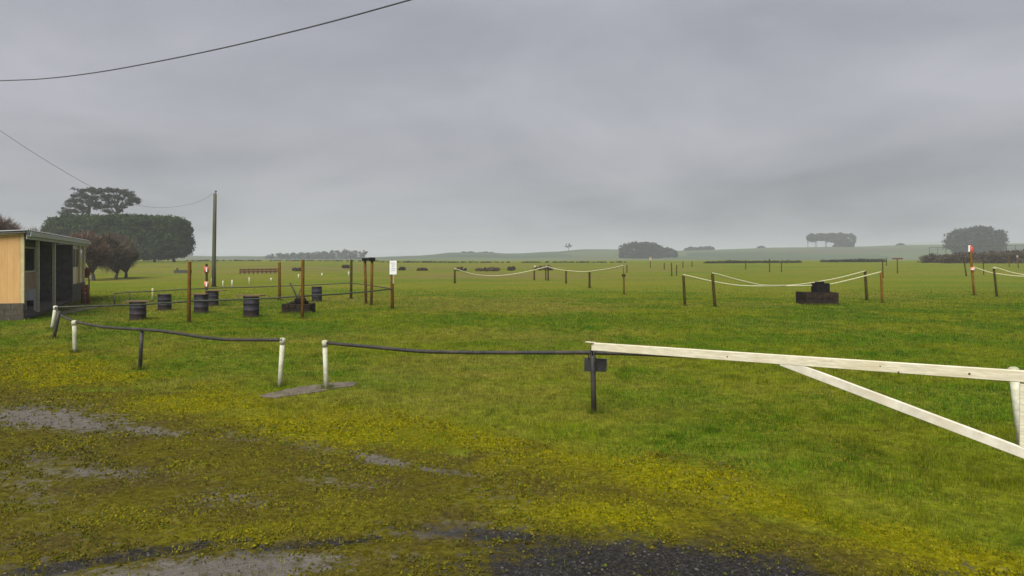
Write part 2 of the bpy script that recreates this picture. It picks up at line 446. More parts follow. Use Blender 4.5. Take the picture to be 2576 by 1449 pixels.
def ground_material():
    m = bpy.data.materials.new('ground_cover'); m.use_nodes = True
    n = m.node_tree.nodes; l = m.node_tree.links
    b = n['Principled BSDF']
    tc = n.new('ShaderNodeTexCoord')
    def noise(sc, det=5, ro=0.6, st=(1, 1, 1)):
        mp = n.new('ShaderNodeMapping'); mp.inputs['Scale'].default_value = st
        l.new(tc.outputs['Object'], mp.inputs[0])
        t = n.new('ShaderNodeTexNoise'); t.inputs['Scale'].default_value = sc; t.inputs['Detail'].default_value = det; t.inputs['Roughness'].default_value = ro
        l.new(mp.outputs[0], t.inputs['Vector']); return t.outputs['Fac']
    def ramp(src, stops):
        r = n.new('ShaderNodeValToRGB'); e = r.color_ramp.elements
        while len(e) < len(stops): e.new(0.5)
        for i, (p, c) in enumerate(stops):
            e[i].position = p; e[i].color = (*c, 1)
        l.new(src, r.inputs[0]); return r.outputs[0]
    def mix(f, a, c, mode='MIX'):
        x = n.new('ShaderNodeMix'); x.data_type = 'RGBA'; x.blend_type = mode
        if isinstance(f, float): x.inputs['Factor'].default_value = f
        else: l.new(f, x.inputs['Factor'])
        l.new(a, x.inputs['A'])
        if isinstance(c, tuple): x.inputs['B'].default_value = (*c, 1)
        else: l.new(c, x.inputs['B'])
        return x.outputs['Result']
    def attr(nm):
        a = n.new('ShaderNodeAttribute'); a.attribute_name = nm; return a.outputs['Fac']
    def sharpen(a, nz, k=5.0, amp=1.1):
        """break a soft mask up with fine noise"""
        m1 = n.new('ShaderNodeMath'); m1.operation = 'MULTIPLY_ADD'; l.new(nz, m1.inputs[0]); m1.inputs[1].default_value = amp; m1.inputs[2].default_value = -0.5 * amp - 0.5
        m2 = n.new('ShaderNodeMath'); m2.operation = 'ADD'; l.new(a, m2.inputs[0]); l.new(m1.outputs[0], m2.inputs[1])
        m3 = n.new('ShaderNodeMath'); m3.operation = 'MULTIPLY_ADD'; m3.use_clamp = True; l.new(m2.outputs[0], m3.inputs[0]); m3.inputs[1].default_value = k; m3.inputs[2].default_value = 0.5
        return m3.outputs[0]
    # mown pasture: patches metres across, tufts, and blade speckle
    big = noise(0.13, 6, 0.62)
    mid = noise(1.1, 6, 0.68)
    fine = noise(16, 4, 0.75)
    hue = noise(0.32, 5, 0.6)
    lawn = ramp(big, [(0.38, (0.060, 0.128, 0.004)), (0.5, (0.112, 0.156, 0.006)), (0.62, (0.185, 0.168, 0.020))])
    lawn2 = ramp(mid, [(0.34, (0.040, 0.080, 0.002)), (0.50, (0.115, 0.145, 0.005)), (0.66, (0.225, 0.195, 0.035))])
    lawn = mix(0.5, lawn, lawn2)
    lawn = mix(0.35, lawn, ramp(hue, [(0.38, (0.055, 0.135, 0.008)), (0.5, (0.12, 0.13, 0.008)), (0.62, (0.18, 0.145, 0.015))]))
    lawn = mix(0.45, lawn, ramp(noise(1.0, 5, 0.6, (0.035, 0.11, 1)), [(0.36, (0.060, 0.110, 0.006)), (0.5, (0.125, 0.135, 0.008)), (0.62, (0.165, 0.140, 0.022))]))
    sp = ramp(fine, [(0.30, (0.42, 0.42, 0.40)), (0.5, (1, 1, 1)), (0.70, (1.55, 1.5, 1.45))])
    tf = ramp(noise(5.0, 5, 0.75), [(0.34, (0.50, 0.55, 0.5)), (0.5, (1, 1, 1)), (0.66, (1.6, 1.5, 1.5))])
    lawn = mix(0.9, lawn, tf, 'MULTIPLY')
    lawn = mix(0.85, lawn, sp, 'MULTIPLY')
    rough = ramp(noise(0.9, 6, 0.7, (0.35, 1, 1)), [(0.3, (0.075, 0.062, 0.022)), (0.5, (0.150, 0.115, 0.040)), (0.68, (0.20, 0.16, 0.07))])
    c = mix(attr('rough'), lawn, rough)
    # apron: thin moss on dark silt
    brk = noise(26, 5, 0.8)
    brk2 = noise(9, 6, 0.75)
    mm = n.new('ShaderNodeMath'); mm.operation = 'MULTIPLY_ADD'; l.new(brk, mm.inputs[0]); mm.inputs[1].default_value = .5; l.new(brk2, mm.inputs[2])
    mmh = n.new('ShaderNodeMath'); mmh.operation = 'MULTIPLY'; l.new(mm.outputs[0], mmh.inputs[0]); mmh.inputs[1].default_value = .667
    apr = ramp(noise(10, 8, 0.8), [(0.35, (0.020, 0.016, 0.002)), (0.49, (0.068, 0.058, 0.006)), (0.64, (0.140, 0.122, 0.018))])
    apr = mix(0.55, apr, ramp(noise(1.1, 6, 0.7), [(0.45, (0.088, 0.078, 0.006)), (0.62, (0.056, 0.040, 0.018))]))
    apr = mix(0.9, apr, sp, 'MULTIPLY')
    c = mix(sharpen(attr('front'), brk2, 4.0), c, apr)
    yel = ramp(noise(11, 7, 0.75), [(0.30, (0.050, 0.050, 0.001)), (0.50, (0.150, 0.142, 0.002)), (0.68, (0.235, 0.212, 0.012))])
    yel = mix(0.85, yel, sp, 'MULTIPLY')
    c = mix(sharpen(attr('yel'), mmh.outputs[0], 1.7, 2.2), c, yel)
    mudc = ramp(noise(9, 6, 0.75), [(0.30, (0.058, 0.048, 0.033)), (0.5, (0.108, 0.094, 0.075)), (0.7, (0.165, 0.146, 0.124))])
    mudm = sharpen(attr('mud'), mmh.outputs[0], 2.2, 3.2)
    c = mix(mudm, c, mudc)
    aspc = ramp(noise(34, 4, 0.85), [(0.35, (0.012, 0.011, 0.010)), (0.52, (0.028, 0.026, 0.024)), (0.70, (0.075, 0.068, 0.062))])
    c = mix(sharpen(attr('asp'), mmh.outputs[0], 2.4, 3.2), c, aspc)
    l.new(c, b.inputs['Base Color'])
    # damp silt shines a little
    rg = n.new('ShaderNodeMapRange'); l.new(mudm, rg.inputs['Value']); rg.inputs['To Min'].default_value = 0.95; rg.inputs['To Max'].default_value = 0.55
    l.new(rg.outputs[0], b.inputs['Roughness'])
    rs = n.new('ShaderNodeMapRange'); l.new(mudm, rs.inputs['Value']); rs.inputs['To Min'].default_value = 0.02; rs.inputs['To Max'].default_value = 0.3
    l.new(rs.outputs[0], b.inputs['Specular IOR Level'])
    bp = n.new('ShaderNodeBump'); bp.inputs['Strength'].default_value = 0.8; bp.inputs['Distance'].default_value = 0.05
    ms = n.new('ShaderNodeMath'); ms.operation = 'ADD'
    l.new(mid, ms.inputs[0]); l.new(fine, ms.inputs[1])
    l.new(ms.outputs[0], bp.inputs['Height']); l.new(bp.outputs[0], b.inputs['Normal'])
    return m
M['ground'] = ground_material()
gnd = np_mesh('ground', GV, quads, 'ground', colors=mk, smooth=True)
tag(gnd, 'mown green paddock running into a mossy muddy apron', 'ground', kind='structure')

# hills behind: long mounds standing in the ground sheet
def hill_mat(name, stops):
    m = bpy.data.materials.new(name); m.use_nodes = True
    n = m.node_tree.nodes; l = m.node_tree.links; b = n['Principled BSDF']; b.inputs['Roughness'].default_value = 0.95
    t = n.new('ShaderNodeTexCoord'); mp = n.new('ShaderNodeMapping'); mp.inputs['Scale'].default_value = (0.6, 1, 1); l.new(t.outputs['Object'], mp.inputs[0])
    v = n.new('ShaderNodeTexVoronoi'); v.inputs['Scale'].default_value = 0.010; l.new(mp.outputs[0], v.inputs['Vector'])
    nz = n.new('ShaderNodeTexNoise'); nz.inputs['Scale'].default_value = 0.012; nz.inputs['Detail'].default_value = 6; l.new(mp.outputs[0], nz.inputs['Vector'])
    sp = n.new('ShaderNodeSeparateColor'); l.new(v.outputs['Color'], sp.inputs[0])
    ad = n.new('ShaderNodeMath'); ad.operation = 'ADD'; l.new(sp.outputs[0], ad.inputs[0]); l.new(nz.outputs['Fac'], ad.inputs[1])
    hf = n.new('ShaderNodeMath'); hf.operation = 'MULTIPLY'; hf.inputs[1].default_value = 0.5; l.new(ad.outputs[0], hf.inputs[0])
    r = n.new('ShaderNodeValToRGB'); e = r.color_ramp.elements
    while len(e) < len(stops): e.new(0.5)
    for i, (p, c) in enumerate(stops): e[i].position = p; e[i].color = (*c, 1)
    l.new(hf.outputs[0], r.inputs[0]); l.new(r.outputs[0], b.inputs['Base Color'])
    return m
M['hill'] = hill_mat('hill_pasture', [(0.25, (0.022, 0.040, 0.010)), (0.45, (0.045, 0.075, 0.016)), (0.62, (0.070, 0.092, 0.022)), (0.8, (0.062, 0.056, 0.026))])
def ridge(name, Yc, half, prof, label, seed):
    pxs = np.arange(-700, 3300, 14)
    X = (pxs - CX) / F * Yc
    ry = np.interp(pxs, [p[0] for p in prof], [p[1] for p in prof])
    top = CH - (ry - HY) / F * Yc + (fbm(pxs / 60.0, pxs * 0, seed, 3) - 0.5) * 1.6
    ts = np.linspace(-1, 1, 21)
    V = []
    for t in ts:
        k = math.cos(t * math.pi / 2) ** 1.3 if abs(t) < 1 else 0
        V.append(np.stack([X * (1 + t * half / Yc * 0.5), np.full_like(X, Yc + t * half), (top + 1.5) * k - 1.0 + 0.6 * k * (fbm(X / 60, np.full_like(X, t * 5), seed + 9, 3) - 0.5)], -1))
    V = np.concatenate(V); nx = len(X)
    a = (np.arange(len(ts) - 1)[:, None] * nx + np.arange(nx - 1)[None, :]).reshape(-1)
    Q = np.stack([a, a + 1, a + nx + 1, a + nx], -1)
    o = np_mesh(name, V, Q, 'hill', smooth=True)
    return tag(o, label, 'hills', kind='structure')
RIDGE = [(-700, 646), (300, 646), (520, 645), (700, 646), (920, 648), (1060, 645), (1100, 641), (1130, 637), (1250, 637), (1270, 639), (1400, 634), (1460, 629), (1560, 630), (1700, 632), (1850, 627), (2030, 623), (2150, 622), (2300, 618), (2400, 616), (2576, 615), (3300, 620)]
ridge('hills', 950, 400, RIDGE, 'low rolling green pasture hills across the far side', 3)
ridge('hills', 2900, 800, [(-700, 652), (1500, 650), (2000, 640), (2180, 622), (2280, 613), (2360, 608), (2470, 609), (2576, 611), (3300, 616)], 'faint hazy ridge beyond the pasture hills at right', 8)

# ================================================================== SHED
A0 = Vector((-18.0, 27.2, 0)); A1 = Vector((-24.8, 43.0, 0))     # front line of the veranda, near end to far end
u = (A1 - A0).normalized(); w = Vector((-u.y, u.x, 0))           # u along the front, w back into the shed
w = w if w.x < 0 else -w
LEN = (A1 - A0).length
rotS = Matrix((u, w, Vector((0, 0, 1)))).transposed()            # local x along front, y into shed
def sh(s, t, z): return A0 + u * s + w * t + Vector((0, 0, z))
shed = empty('shed', A0, 'long shed with tan end wall, grey gutter and shaded veranda at left', 'shed')
def sbox(name, m, s0, s1, t0, t1, z0, z1, parent=shed):
    mb = MB().box(sh((s0 + s1) / 2, (t0 + t1) / 2, (z0 + z1) / 2), (abs(s1 - s0), abs(t1 - t0), abs(z1 - z0)), rotS)
    return mb.build(name, m, parent)
DEEP = 6.0
def roofz(t): return 3.22 - 0.06 * t
# base: concrete block plinth under the end wall, floor slab, back
sbox('floor_slab', 'concrete', 0.25, LEN, 0.05, DEEP, -0.3, 0.12)
course = 0
for r0, z0 in enumerate((-0.05, 0.18, 0.41)):
    off = 0.2 if r0 % 2 else 0.0
    t = -0.02 - off
    while t < DEEP:
        t2 = min(t + 0.39, DEEP)
        sbox('block', 'plinth', 0.0, 0.24, max(t, -0.02), t2, z0, z0 + 0.222)
        t += 0.4
# tan end wall of upright boards
wall = MB()
pr = [(0.10, 0.0), (0.10, DEEP)]
wv = [sh(0.10, 0, 0.64), sh(0.10, DEEP, 0.64), sh(0.10, DEEP, roofz(DEEP)), sh(0.10, 0, roofz(0)),
      sh(0.20, 0, 0.64), sh(0.20, DEEP, 0.64), sh(0.20, DEEP, roofz(DEEP)), sh(0.20, 0, roofz(0))]
wall.add(wv, [(0, 1, 2, 3), (7, 6, 5, 4), (0, 4, 5, 1), (3, 2, 6, 7), (0, 3, 7, 4), (1, 5, 6, 2)])
endw = wall.build('end_wall', 'tan', shed)
for k in range(30):
    t0 = 0.10 + k * 0.195
    b_ = MB(); z1 = roofz(t0 + 0.19) - 0.02
    b_.box(sh(0.085, t0 + 0.094, (0.62 + z1) / 2), (0.028, 0.1925, z1 - 0.62), rotS)
    b_.build('cladding_board', 'tan', endw)
sbox('corner_trim', 'cream_trim', 0.05, 0.22, -0.03, 0.085, 0.60, roofz(0))
bt = MB(); d0 = sh(0.055, 0.05, roofz(0) - 0.03); d1 = sh(0.055, DEEP, roofz(DEEP) - 0.03)
bt.tube([d0, d1], 0.06, 4); bt.build('barge_board', 'cream_trim', shed)
# roof: ribbed sheet sloping back
rv, rf = [], []
ns = 120
for i in range(ns + 1):
    s = -0.12 + (LEN + 0.3) * i / ns
    dz = 0.02 if i % 2 else -0.02
    for t in (-0.18, DEEP + 0.3):
        rv.append(sh(s, t, roofz(t) + 0.10 + dz))
for i in range(ns):
    rf.append((2 * i, 2 * i + 1, 2 * i + 3, 2 * i + 2))
MB().add(rv, rf).build('roof', 'roof', shed)
rfp = MB()
rfp.add([sh(-0.1, -0.1, roofz(0) - 0.0), sh(LEN, -0.1, roofz(0)), sh(LEN, DEEP, roofz(DEEP)), sh(-0.1, DEEP, roofz(DEEP)),
         sh(-0.1, -0.1, roofz(0) + 0.05), sh(LEN, -0.1, roofz(0) + 0.05), sh(LEN, DEEP, roofz(DEEP) + 0.05), sh(-0.1, DEEP, roofz(DEEP) + 0.05)],
        [(0, 3, 2, 1), (4, 5, 6, 7), (0, 1, 5, 4), (1, 2, 6, 5), (2, 3, 7, 6), (3, 0, 4, 7)])
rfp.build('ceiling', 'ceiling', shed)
sbox('fascia', 'gutter', 0.0, LEN + 0.1, -0.14, -0.10, 2.99, 3.30)
gt = MB()
prof = [(-0.145, 3.10), (-0.27, 3.10), (-0.28, 3.27), (-0.26, 3.27), (-0.25, 3.12), (-0.145, 3.12)]
gv = [sh(s, t, z) for s in (-0.05, LEN + 0.12) for (t, z) in prof]
gt.add(gv, [(i, (i + 1) % 6, 6 + (i + 1) % 6, 6 + i) for i in range(6)] + [(5, 4, 3, 2, 1, 0), (6, 7, 8, 9, 10, 11)])
gt.build('gutter', 'gutter', shed)
# the room that closes the far end of the veranda
S1 = 0.69 * LEN
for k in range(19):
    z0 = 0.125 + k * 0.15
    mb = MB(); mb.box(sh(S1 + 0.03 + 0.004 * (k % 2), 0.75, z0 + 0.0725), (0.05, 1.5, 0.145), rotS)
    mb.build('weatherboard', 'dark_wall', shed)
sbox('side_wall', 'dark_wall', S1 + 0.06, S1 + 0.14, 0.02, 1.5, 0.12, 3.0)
sbox('corner_post', 'dark_wall', S1 - 0.02, S1 + 0.12, -0.05, 0.08, 0.0, 3.0)
sbox('front_panel', 'cream_wall', S1 + 0.14, LEN - 0.1, 0.0, 0.09, 0.95, 1.75)
sbox('header', 'gutter', S1 + 0.14, LEN - 0.1, 0.0, 0.09, 2.78, 2.985)
win = sbox('window', 'veranda_post', S1 + 0.16, LEN - 0.12, 0.02, 0.07, 1.752, 1.83)
sbox('pane', 'glass', S1 + 0.16, LEN - 0.5, 0.045, 0.055, 1.83, 2.78, win)
for s0 in (S1 + 0.14, S1 + 1.35, S1 + 2.5):
    sbox('frame', 'veranda_post', s0, s0 + 0.10, -0.015, 0.085, 1.832, 2.778, win)
for (s, zb) in ((0.82 * LEN, 0.95), (0.915 * LEN, 0.95)):
    sbox('mullion_post', 'cream_trim', s, s + 0.16, -0.10, -0.005, zb, 2.99)
for z0 in (0.0, 0.24, 0.48, 0.72):
    s = S1 + 0.14 + (0.2 if int(z0 * 100) % 48 else 0)
    while s < LEN - 0.2:
        sbox('block', 'plinth', s, min(s + 0.39, LEN - 0.1), 0.005, 0.10, z0, z0 + 0.23)
        s += 0.4
sbox('far_wall', 'cream_wall', LEN - 0.1, LEN, 0.0, DEEP, 0.0, 2.99)
# back wall of the veranda with its window and panel
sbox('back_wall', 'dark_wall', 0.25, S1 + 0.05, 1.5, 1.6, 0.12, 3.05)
wb = sbox('window', 'veranda_post', 0.46 * LEN, 0.63 * LEN, 1.44, 1.495, 1.62, 1.70)
sbox('pane', 'glass', 0.46 * LEN, 0.63 * LEN, 1.47, 1.49, 1.70, 2.75, wb)
for s0 in (0.46 * LEN - 0.09, 0.63 * LEN):
    sbox('frame', 'veranda_post', s0, s0 + 0.09, 1.44, 1.495, 1.62, 2.84, wb)
sbox('frame', 'veranda_post', 0.46 * LEN, 0.63 * LEN, 1.44, 1.495, 2.755, 2.84, wb)
sbox('lower_panel', 'inner_panel', 0.44 * LEN, 0.67 * LEN, 1.45, 1.495, 0.62, 1.60)
for s in (0.18 * LEN, 0.405 * LEN):
    sbox('veranda_post', 'veranda_post', s, s + 0.12, 0.0, 0.12, -0.1, 2.99)
sbox('edge_beam', 'bench', 0.25, S1 - 0.03, -0.03, 0.045, -0.1, 0.11)

# bench and plastic chair on the veranda
bq = sh(0.32 * LEN, 1.1, 0.12)
bench = empty('bench', bq, 'low dark timber bench against the back wall of the veranda', 'bench')
for k in range(3):
    MB().box(sh(0.32 * LEN + 1.0, 0.95 + k * 0.13, 0.12 + 0.43), (2.4, 0.115, 0.04), rotS).build('seat_plank', 'bench', bench)
for s in (0.1, 1.9):
    MB().box(sh(0.32 * LEN + s, 1.08, 0.12 + 0.205), (0.08, 0.34, 0.41), rotS).build('leg', 'bench', bench)
cq = sh(4.36, 0.52, 0.12)
ch_ = empty('plastic_chair', cq, 'white plastic chair on the veranda behind the first post', 'chair')
def cb_(name, s, t, z, size):
    MB().box(cq + u * s + w * t + Vector((0, 0, z)), size, rotS).build(name, 'plastic', ch_)
cb_('seat', 0, 0, 0.43, (0.46, 0.44, 0.035))
for a in (-0.2, 0.2):
    for c_ in (-0.19, 0.19): cb_('leg', a, c_, 0.207, (0.045, 0.045, 0.41))
cb_('backrest', 0.215, 0, 0.66, (0.03, 0.44, 0.42))
for c_ in (-0.225, 0.225): cb_('armrest', 0.02, c_, 0.62, (0.40, 0.05, 0.03)); 
for c_ in (-0.225, 0.225): cb_('arm_support', -0.17, c_, 0.525, (0.04, 0.04, 0.16))

# rust red rail panel beyond the shed
q0 = ground(209, 766); q1 = ground(221, 765)
rg = empty('timber_barrier', q0, 'rust red timber barrier standing at the far end of the shed', 'barrier')
for q in (q0, q1):
    MB().tube([q - Vector((0, 0, .2)), q + Vector((0, 0, 0.98))], 0.085, 8).build('post', 'rust', rg)
for z in (0.22, 0.45, 0.68, 0.88):
    dv = (q1 - q0).normalized()
    MB().box((q0 + q1) / 2 + Vector((0, 0, z)), ((q1 - q0).length - 0.17, 0.05, 0.17), Matrix.Rotation(math.atan2(dv.y, dv.x), 3, 'Z')).build('board', 'rust', rg)
qs = ground(224, 760)
rs = empty('red_sign', qs, 'small red and white notice on a thin stake behind the rust red barrier', 'sign')
MB().tube([qs - Vector((0, 0, .1)), qs + Vector((0, 0, 1.9))], 0.03, 6).build('stake', 'dark_post', rs)
MB().box(qs + Vector((-0.05, -0.05, 1.52)), (0.30, 0.02, 0.5)).build('panel', 'rust', rs)
MB().box(qs + Vector((0.10, -0.065, 1.30)), (0.10, 0.008, 0.20)).build('white_patch', 'white', rs)
# worn path beside the shed
pth = MB()
pp = [ground(160, 782), ground(215, 775), ground(262, 770), ground(240, 776), ground(195, 785), ground(150, 794)]
pv = [p + Vector((0, 0, 0.03)) for p in pp] + [p - Vector((0, 0, 0.06)) for p in pp]
pth.add(pv, [(5, 4, 3, 2, 1, 0)] + [(i, (i + 1) % 6, 6 + (i + 1) % 6, 6 + i) for i in range(6)])
tag(pth.build('path', 'concrete'), 'grey concrete strip on the grass beside the shed', 'path', kind='structure')

# ================================================================== FRONT RAIL FENCE
BASES = []      # (x, y, radius) of everything the mower goes round
def post_between(px0, py0, px1, py1, rad, m, parent, name='post', n=12, sink=0.15, cap=None, wob=0.0):
    base = ground(px0, py0)
    top = at(px1, py1, base.y); BASES.append((base.x, base.y, rad))
    d = (top - base).normalized()
    o = MB().tube([base - d * sink, base + d * (top - base).length * 0.5, top], rad, n, wob=wob).build(name, m, parent)
    if cap:
        mb = MB()
        mb.tube([top - d * 0.09, top + d * 0.004, top + d * 0.022], [rad * 1.22, rad * 1.22, rad * 0.7], n)
        mb.build('cap', cap, o)
    return base, top
g131, g135, g188, g352, g704 = ground(131, 828), ground(135, 852), ground(189, 887), ground(352, 930), ground(704, 972)
fl = empty('rail_fence', g704, 'dark pipe rail on white and black posts curving from shed to white gap post', 'fence')
post_between(131, 828, 140, 771, 0.055, 'white_post', fl, cap='white_post')
post_between(135, 852, 149, 783, 0.05, 'dark_pipe', fl)
post_between(189, 887, 187, 808, 0.052, 'white_post', fl, cap='white_post')
post_between(352, 930, 357, 831, 0.038, 'dark_pipe', fl)
post_between(704, 972, 711, 853, 0.043, 'white_post', fl, cap='white_post')
pts = [at(140, 773, g131.y), at(150, 792, g135.y + 0.8)]
pts += [line_at(px, py, g135, g188) for px, py in ((162, 798), (186, 808))]
pts += [line_at(px, py, g188, g352) for px, py in ((215, 815), (262, 823), (320, 827), (356, 829))]
pts += [line_at(px, py, g352, g704) for px, py in ((400, 832), (450, 839), (520, 850), (565, 854), (600, 855), (660, 855), (711, 855))]
MB().tube(pts, 0.030, 10).build('rail', 'dark_pipe', fl)

g820, g1494, g2566 = ground(821, 978), ground(1494, 1040), ground(2569, 1131)
fr = empty('rail_fence', g820, 'dark pipe rail running right from white gap post and behind the timber gate', 'fence')
post_between(821, 978, 817, 859, 0.043, 'white_post', fr, cap='white_post')
post_between(1494, 1040, 1491, 882, 0.038, 'dark_pipe', fr)
post_between(2571, 1131, 2549, 928, 0.050, 'white_post', fr, cap='white_post')
pts = [line_at(px, py, g820, g1494) for px, py in ((817, 862), (870, 867), (950, 874), (1020, 881), (1080, 885), (1200, 887), (1350, 887), (1490, 887))]
g2549 = Vector((at(2549, 928, g2566.y).x, g2566.y, 0))
pts += [line_at(px, py, g1494, g2549) for px, py in ((1600, 890), (1700, 894), (1800, 899), (1900, 905), (2050, 912), (2200, 920), (2400, 929), (2549, 935))]
e = pts[-1] + (pts[-1] - pts[-2]).normalized() * 1.6
MB().tube(pts + [e], 0.030, 10).build('rail', 'dark_pipe', fr)
post_end = Vector((e.x, e.y, 0))
MB().tube([post_end - Vector((0, 0, .1)), post_end + Vector((0, 0, e.z))], 0.038, 10).build('post', 'dark_pipe', fr)

# dark board hung on the black post
bp0 = at(1497, 918, g1494.y + 0.045)
sb = empty('notice_board', bp0, 'small blank dark notice board fixed to black post below the gate end', 'sign')
MB().chamfer_box(bp0 + Vector((-0.07, 0.0, 0.004)), (0.175, 0.02, 0.20), Matrix.Rotation(R(2), 3, 'Y'), 0.004).build('board', 'board', sb)
MB().chamfer_box(bp0 + Vector((0.095, 0.004, -0.004)), (0.15, 0.018, 0.19), Matrix.Rotation(R(3), 3, 'Y'), 0.004).build('board', 'board', sb)
for z in (0.065, -0.07):
    MB().tube([bp0 + Vector((-0.02, -0.10, z)), bp0 + Vector((-0.02, 0.012, z))], 0.009, 6).build('bolt', 'iron', sb)

# concrete pad in the gap
cpx = [(656, 996), (705, 985), (762, 974), (818, 967), (868, 963), (902, 965), (890, 973), (835, 979), (790, 989), (735, 997), (690, 1002), (664, 1001)]
cp0 = [ground(*p) for p in cpx]
cp = []
for i_ in range(len(cp0)):
    a_, b__ = cp0[i_], cp0[(i_ + 1) % len(cp0)]
    for k_ in range(4):
        q_ = a_.lerp(b__, k_ / 4)
        q_.x += random.uniform(-.035, .035); q_.y += random.uniform(-.05, .05)
        cp.append(q_)
PAD = [(q_.x, q_.y) for q_ in cp]
n_ = len(cp)
mb = MB()
mb.add([Vector((p.x, p.y, gzf(p.x, p.y) + 0.014)) for p in cp] + [p * 1.0 - Vector((0, 0, 0.12)) for p in cp],
       [tuple(range(n_))[::-1]] + [(i, (i + 1) % n_, n_ + (i + 1) % n_, n_ + i) for i in range(n_)])
tag(mb.build('concrete_pad', 'concrete', origin=cp[0]), 'worn grey concrete pad in the gap between the two white posts', 'pad')

# ================================================================== TIMBER GATE
gA = Vector((at(1486, 0, 10.55).x, 10.55, 0)); gB = Vector((at(2720, 0, 6.75).x, 6.75, 0))
dg = (gB - gA).normalized(); ng = Vector((dg.y, -dg.x, 0))
def beam_piece(p, q, h, th, off):
    """timber between two points in the gate plane, set off towards the viewer"""
    d = (q - p); L = d.length; d = d.normalized()
    nrm = Vector((dg.y, -dg.x, 0)); up = nrm.cross(d).normalized()
    if up.z < 0: up = -up
    rot = Matrix((d, nrm, up)).transposed()
    return (p + q) / 2 + nrm * off, (L, th, h), rot
gate = empty('timber_gate', gB, 'long pale timber gate with top beam and diagonal brace at right', 'gate')
def gl(px, py): return line_at(px, py, gA, gB)
c, sz, rot = beam_piece(gl(1490, 871.5), gl(2720, 957), 0.112, 0.05, 0.0)
beam = MB().chamfer_box(c, sz, rot, 0.006).build('beam', 'gate', gate)
def under(px):  # underside line for the brace
    return gl(px, 912 + (px - 1950) * 0.364)
c, sz, rot = beam_piece(gl(1966, 909.6), gl(2720, 1194.5), 0.100, 0.045, 0.0)
MB().chamfer_box(c, sz, rot, 0.006).build('brace', 'gate_brace', gate)
c, sz, rot = beam_piece(gl(2581, 966), gl(2581, 1128), 0.10, 0.045, -0.004)
MB().chamfer_box(c, sz, rot, 0.006).build('stile', 'gate', gate)
for (px, py, s) in ((1832, 897, 1), (2216, 921, .8), (2262, 936, 1.1), (2440, 940, 1.3), (2610, 948, .8), (2625, 957, .7), (2095, 905, .5)):
    p = gl(px, py)
    if px > 2560: continue
    m_ = MB(); a_ = 0.011 * s
    m_.tube([p - Vector((0, 0, 0)) + ng * 0.0235, p + ng * 0.0262], [a_, a_ * 0.8], 8)
    m_.build('knot', 'knot', beam)
# end cap plate and hook on the free end
pe = gl(1490, 866)
MB().box(pe + Vector((-0.03, 0, 0.030)), (0.14, 0.06, 0.012), Matrix.Rotation(math.atan2(dg.y, dg.x), 3, 'Z')).build('end_plate', 'gate', gate)
hk = [pe + Vector((-0.012, -0.01, 0.04)), pe + Vector((-0.016, -0.012, -0.05)), pe + Vector((-0.03, -0.01, -0.12)), pe + Vector((-0.055, -0.01, -0.17)), pe + Vector((-0.045, -0.01, -0.22))]
MB().tube(hk, 0.010, 6).build('hook', 'iron', gate)
MB().tube([pe + Vector((0.0, 0.02, -0.10)), pe + Vector((0.01, 0.05, -0.16)), pe + Vector((0.02, 0.12, -0.17))], 0.012, 6).build('latch', 'iron', gate)
hp = gB + dg * 0.10
MB().tube([hp - Vector((0, 0, .3)), hp + Vector((0, 0, 1.25))], 0.09, 12).build('hinge_post', 'white_post', gate)

# ================================================================== YARD WITH DRUM TABLES
gv = Vector
yardn = empty('yard_rail', g131, 'thin dark rail along near side of the drum yard', 'rail')
P475, P763, P985 = ground(475, 812), ground(761, 802), ground(987, 778)
pts = [at(140, 773, g131.y)] + [line_at(px, py, g131, P475) for px, py in ((230, 770), (300, 768), (360, 766), (420, 762), (476, 758))]
pts += [line_at(px, py, P475, P763) for px, py in ((560, 755), (640, 752), (700, 749), (762, 745))]
pts += [line_at(px, py, P763, P985) for px, py in ((850, 740), (920, 734), (985, 727))]
MB().tube(pts, 0.028, 8).build('rail', 'yard_pipe', yardn)
P703, P883, P288, P325 = ground(703, 756), ground(883, 752), ground(288, 768), ground(326, 758)
yardf = empty('yard_rail', P288, 'thin dark rail along far side of the drum yard', 'rail')
pts = [at(288, 738, P288.y), line_at(326, 735, P288, P703)] + [line_at(px, py, P288, P703) for px, py in ((400, 732), (475, 727), (560, 724), (640, 722), (703, 720))]
pts += [line_at(px, py, P703, P883) for px, py in ((760, 718), (820, 715), (883, 712))]
pts += [line_at(px, py, P883, P985) for px, py in ((920, 716), (950, 721), (985, 726))]
MB().tube(pts, 0.027, 8).build('rail', 'yard_pipe', yardf)
MB().tube([P288 - gv((0, 0, .1)), at(288, 737, P288.y)], 0.035, 8).build('post', 'yard_pipe', yardf)
p3 = line_at(326, 735, P288, P703); MB().tube([gv((p3.x, p3.y, -0.1)), p3], 0.03, 8).build('post', 'yard_pipe', yardf)

def timber_post(px0, py0, px1, py1, rad, m, label, Y=None, name='timber_post', cat='post', extra=None):
    base = ground(px0, py0) if Y is None else at(px0, py0, Y)
    if Y is not None: base.z = gzf(base.x, base.y)
    top = at(px1, py1, base.y)
    d = (top - base).normalized(); L = (top - base).length; BASES.append((base.x, base.y, rad))
    mb = MB().tube([base - d * 0.25, base + d * L * 0.33, base + d * L * 0.66, top - d * 0.015, top], [rad * 1.04, rad, rad * 0.97, rad * 0.95, rad * 0.82], 10, wob=0.05)
    if extra is None:
        return tag(mb.build(name, m, origin=base), label, cat), base, top
    root = empty(name, base, label, cat)
    mb.build('post', m, root)
    return root, base, top

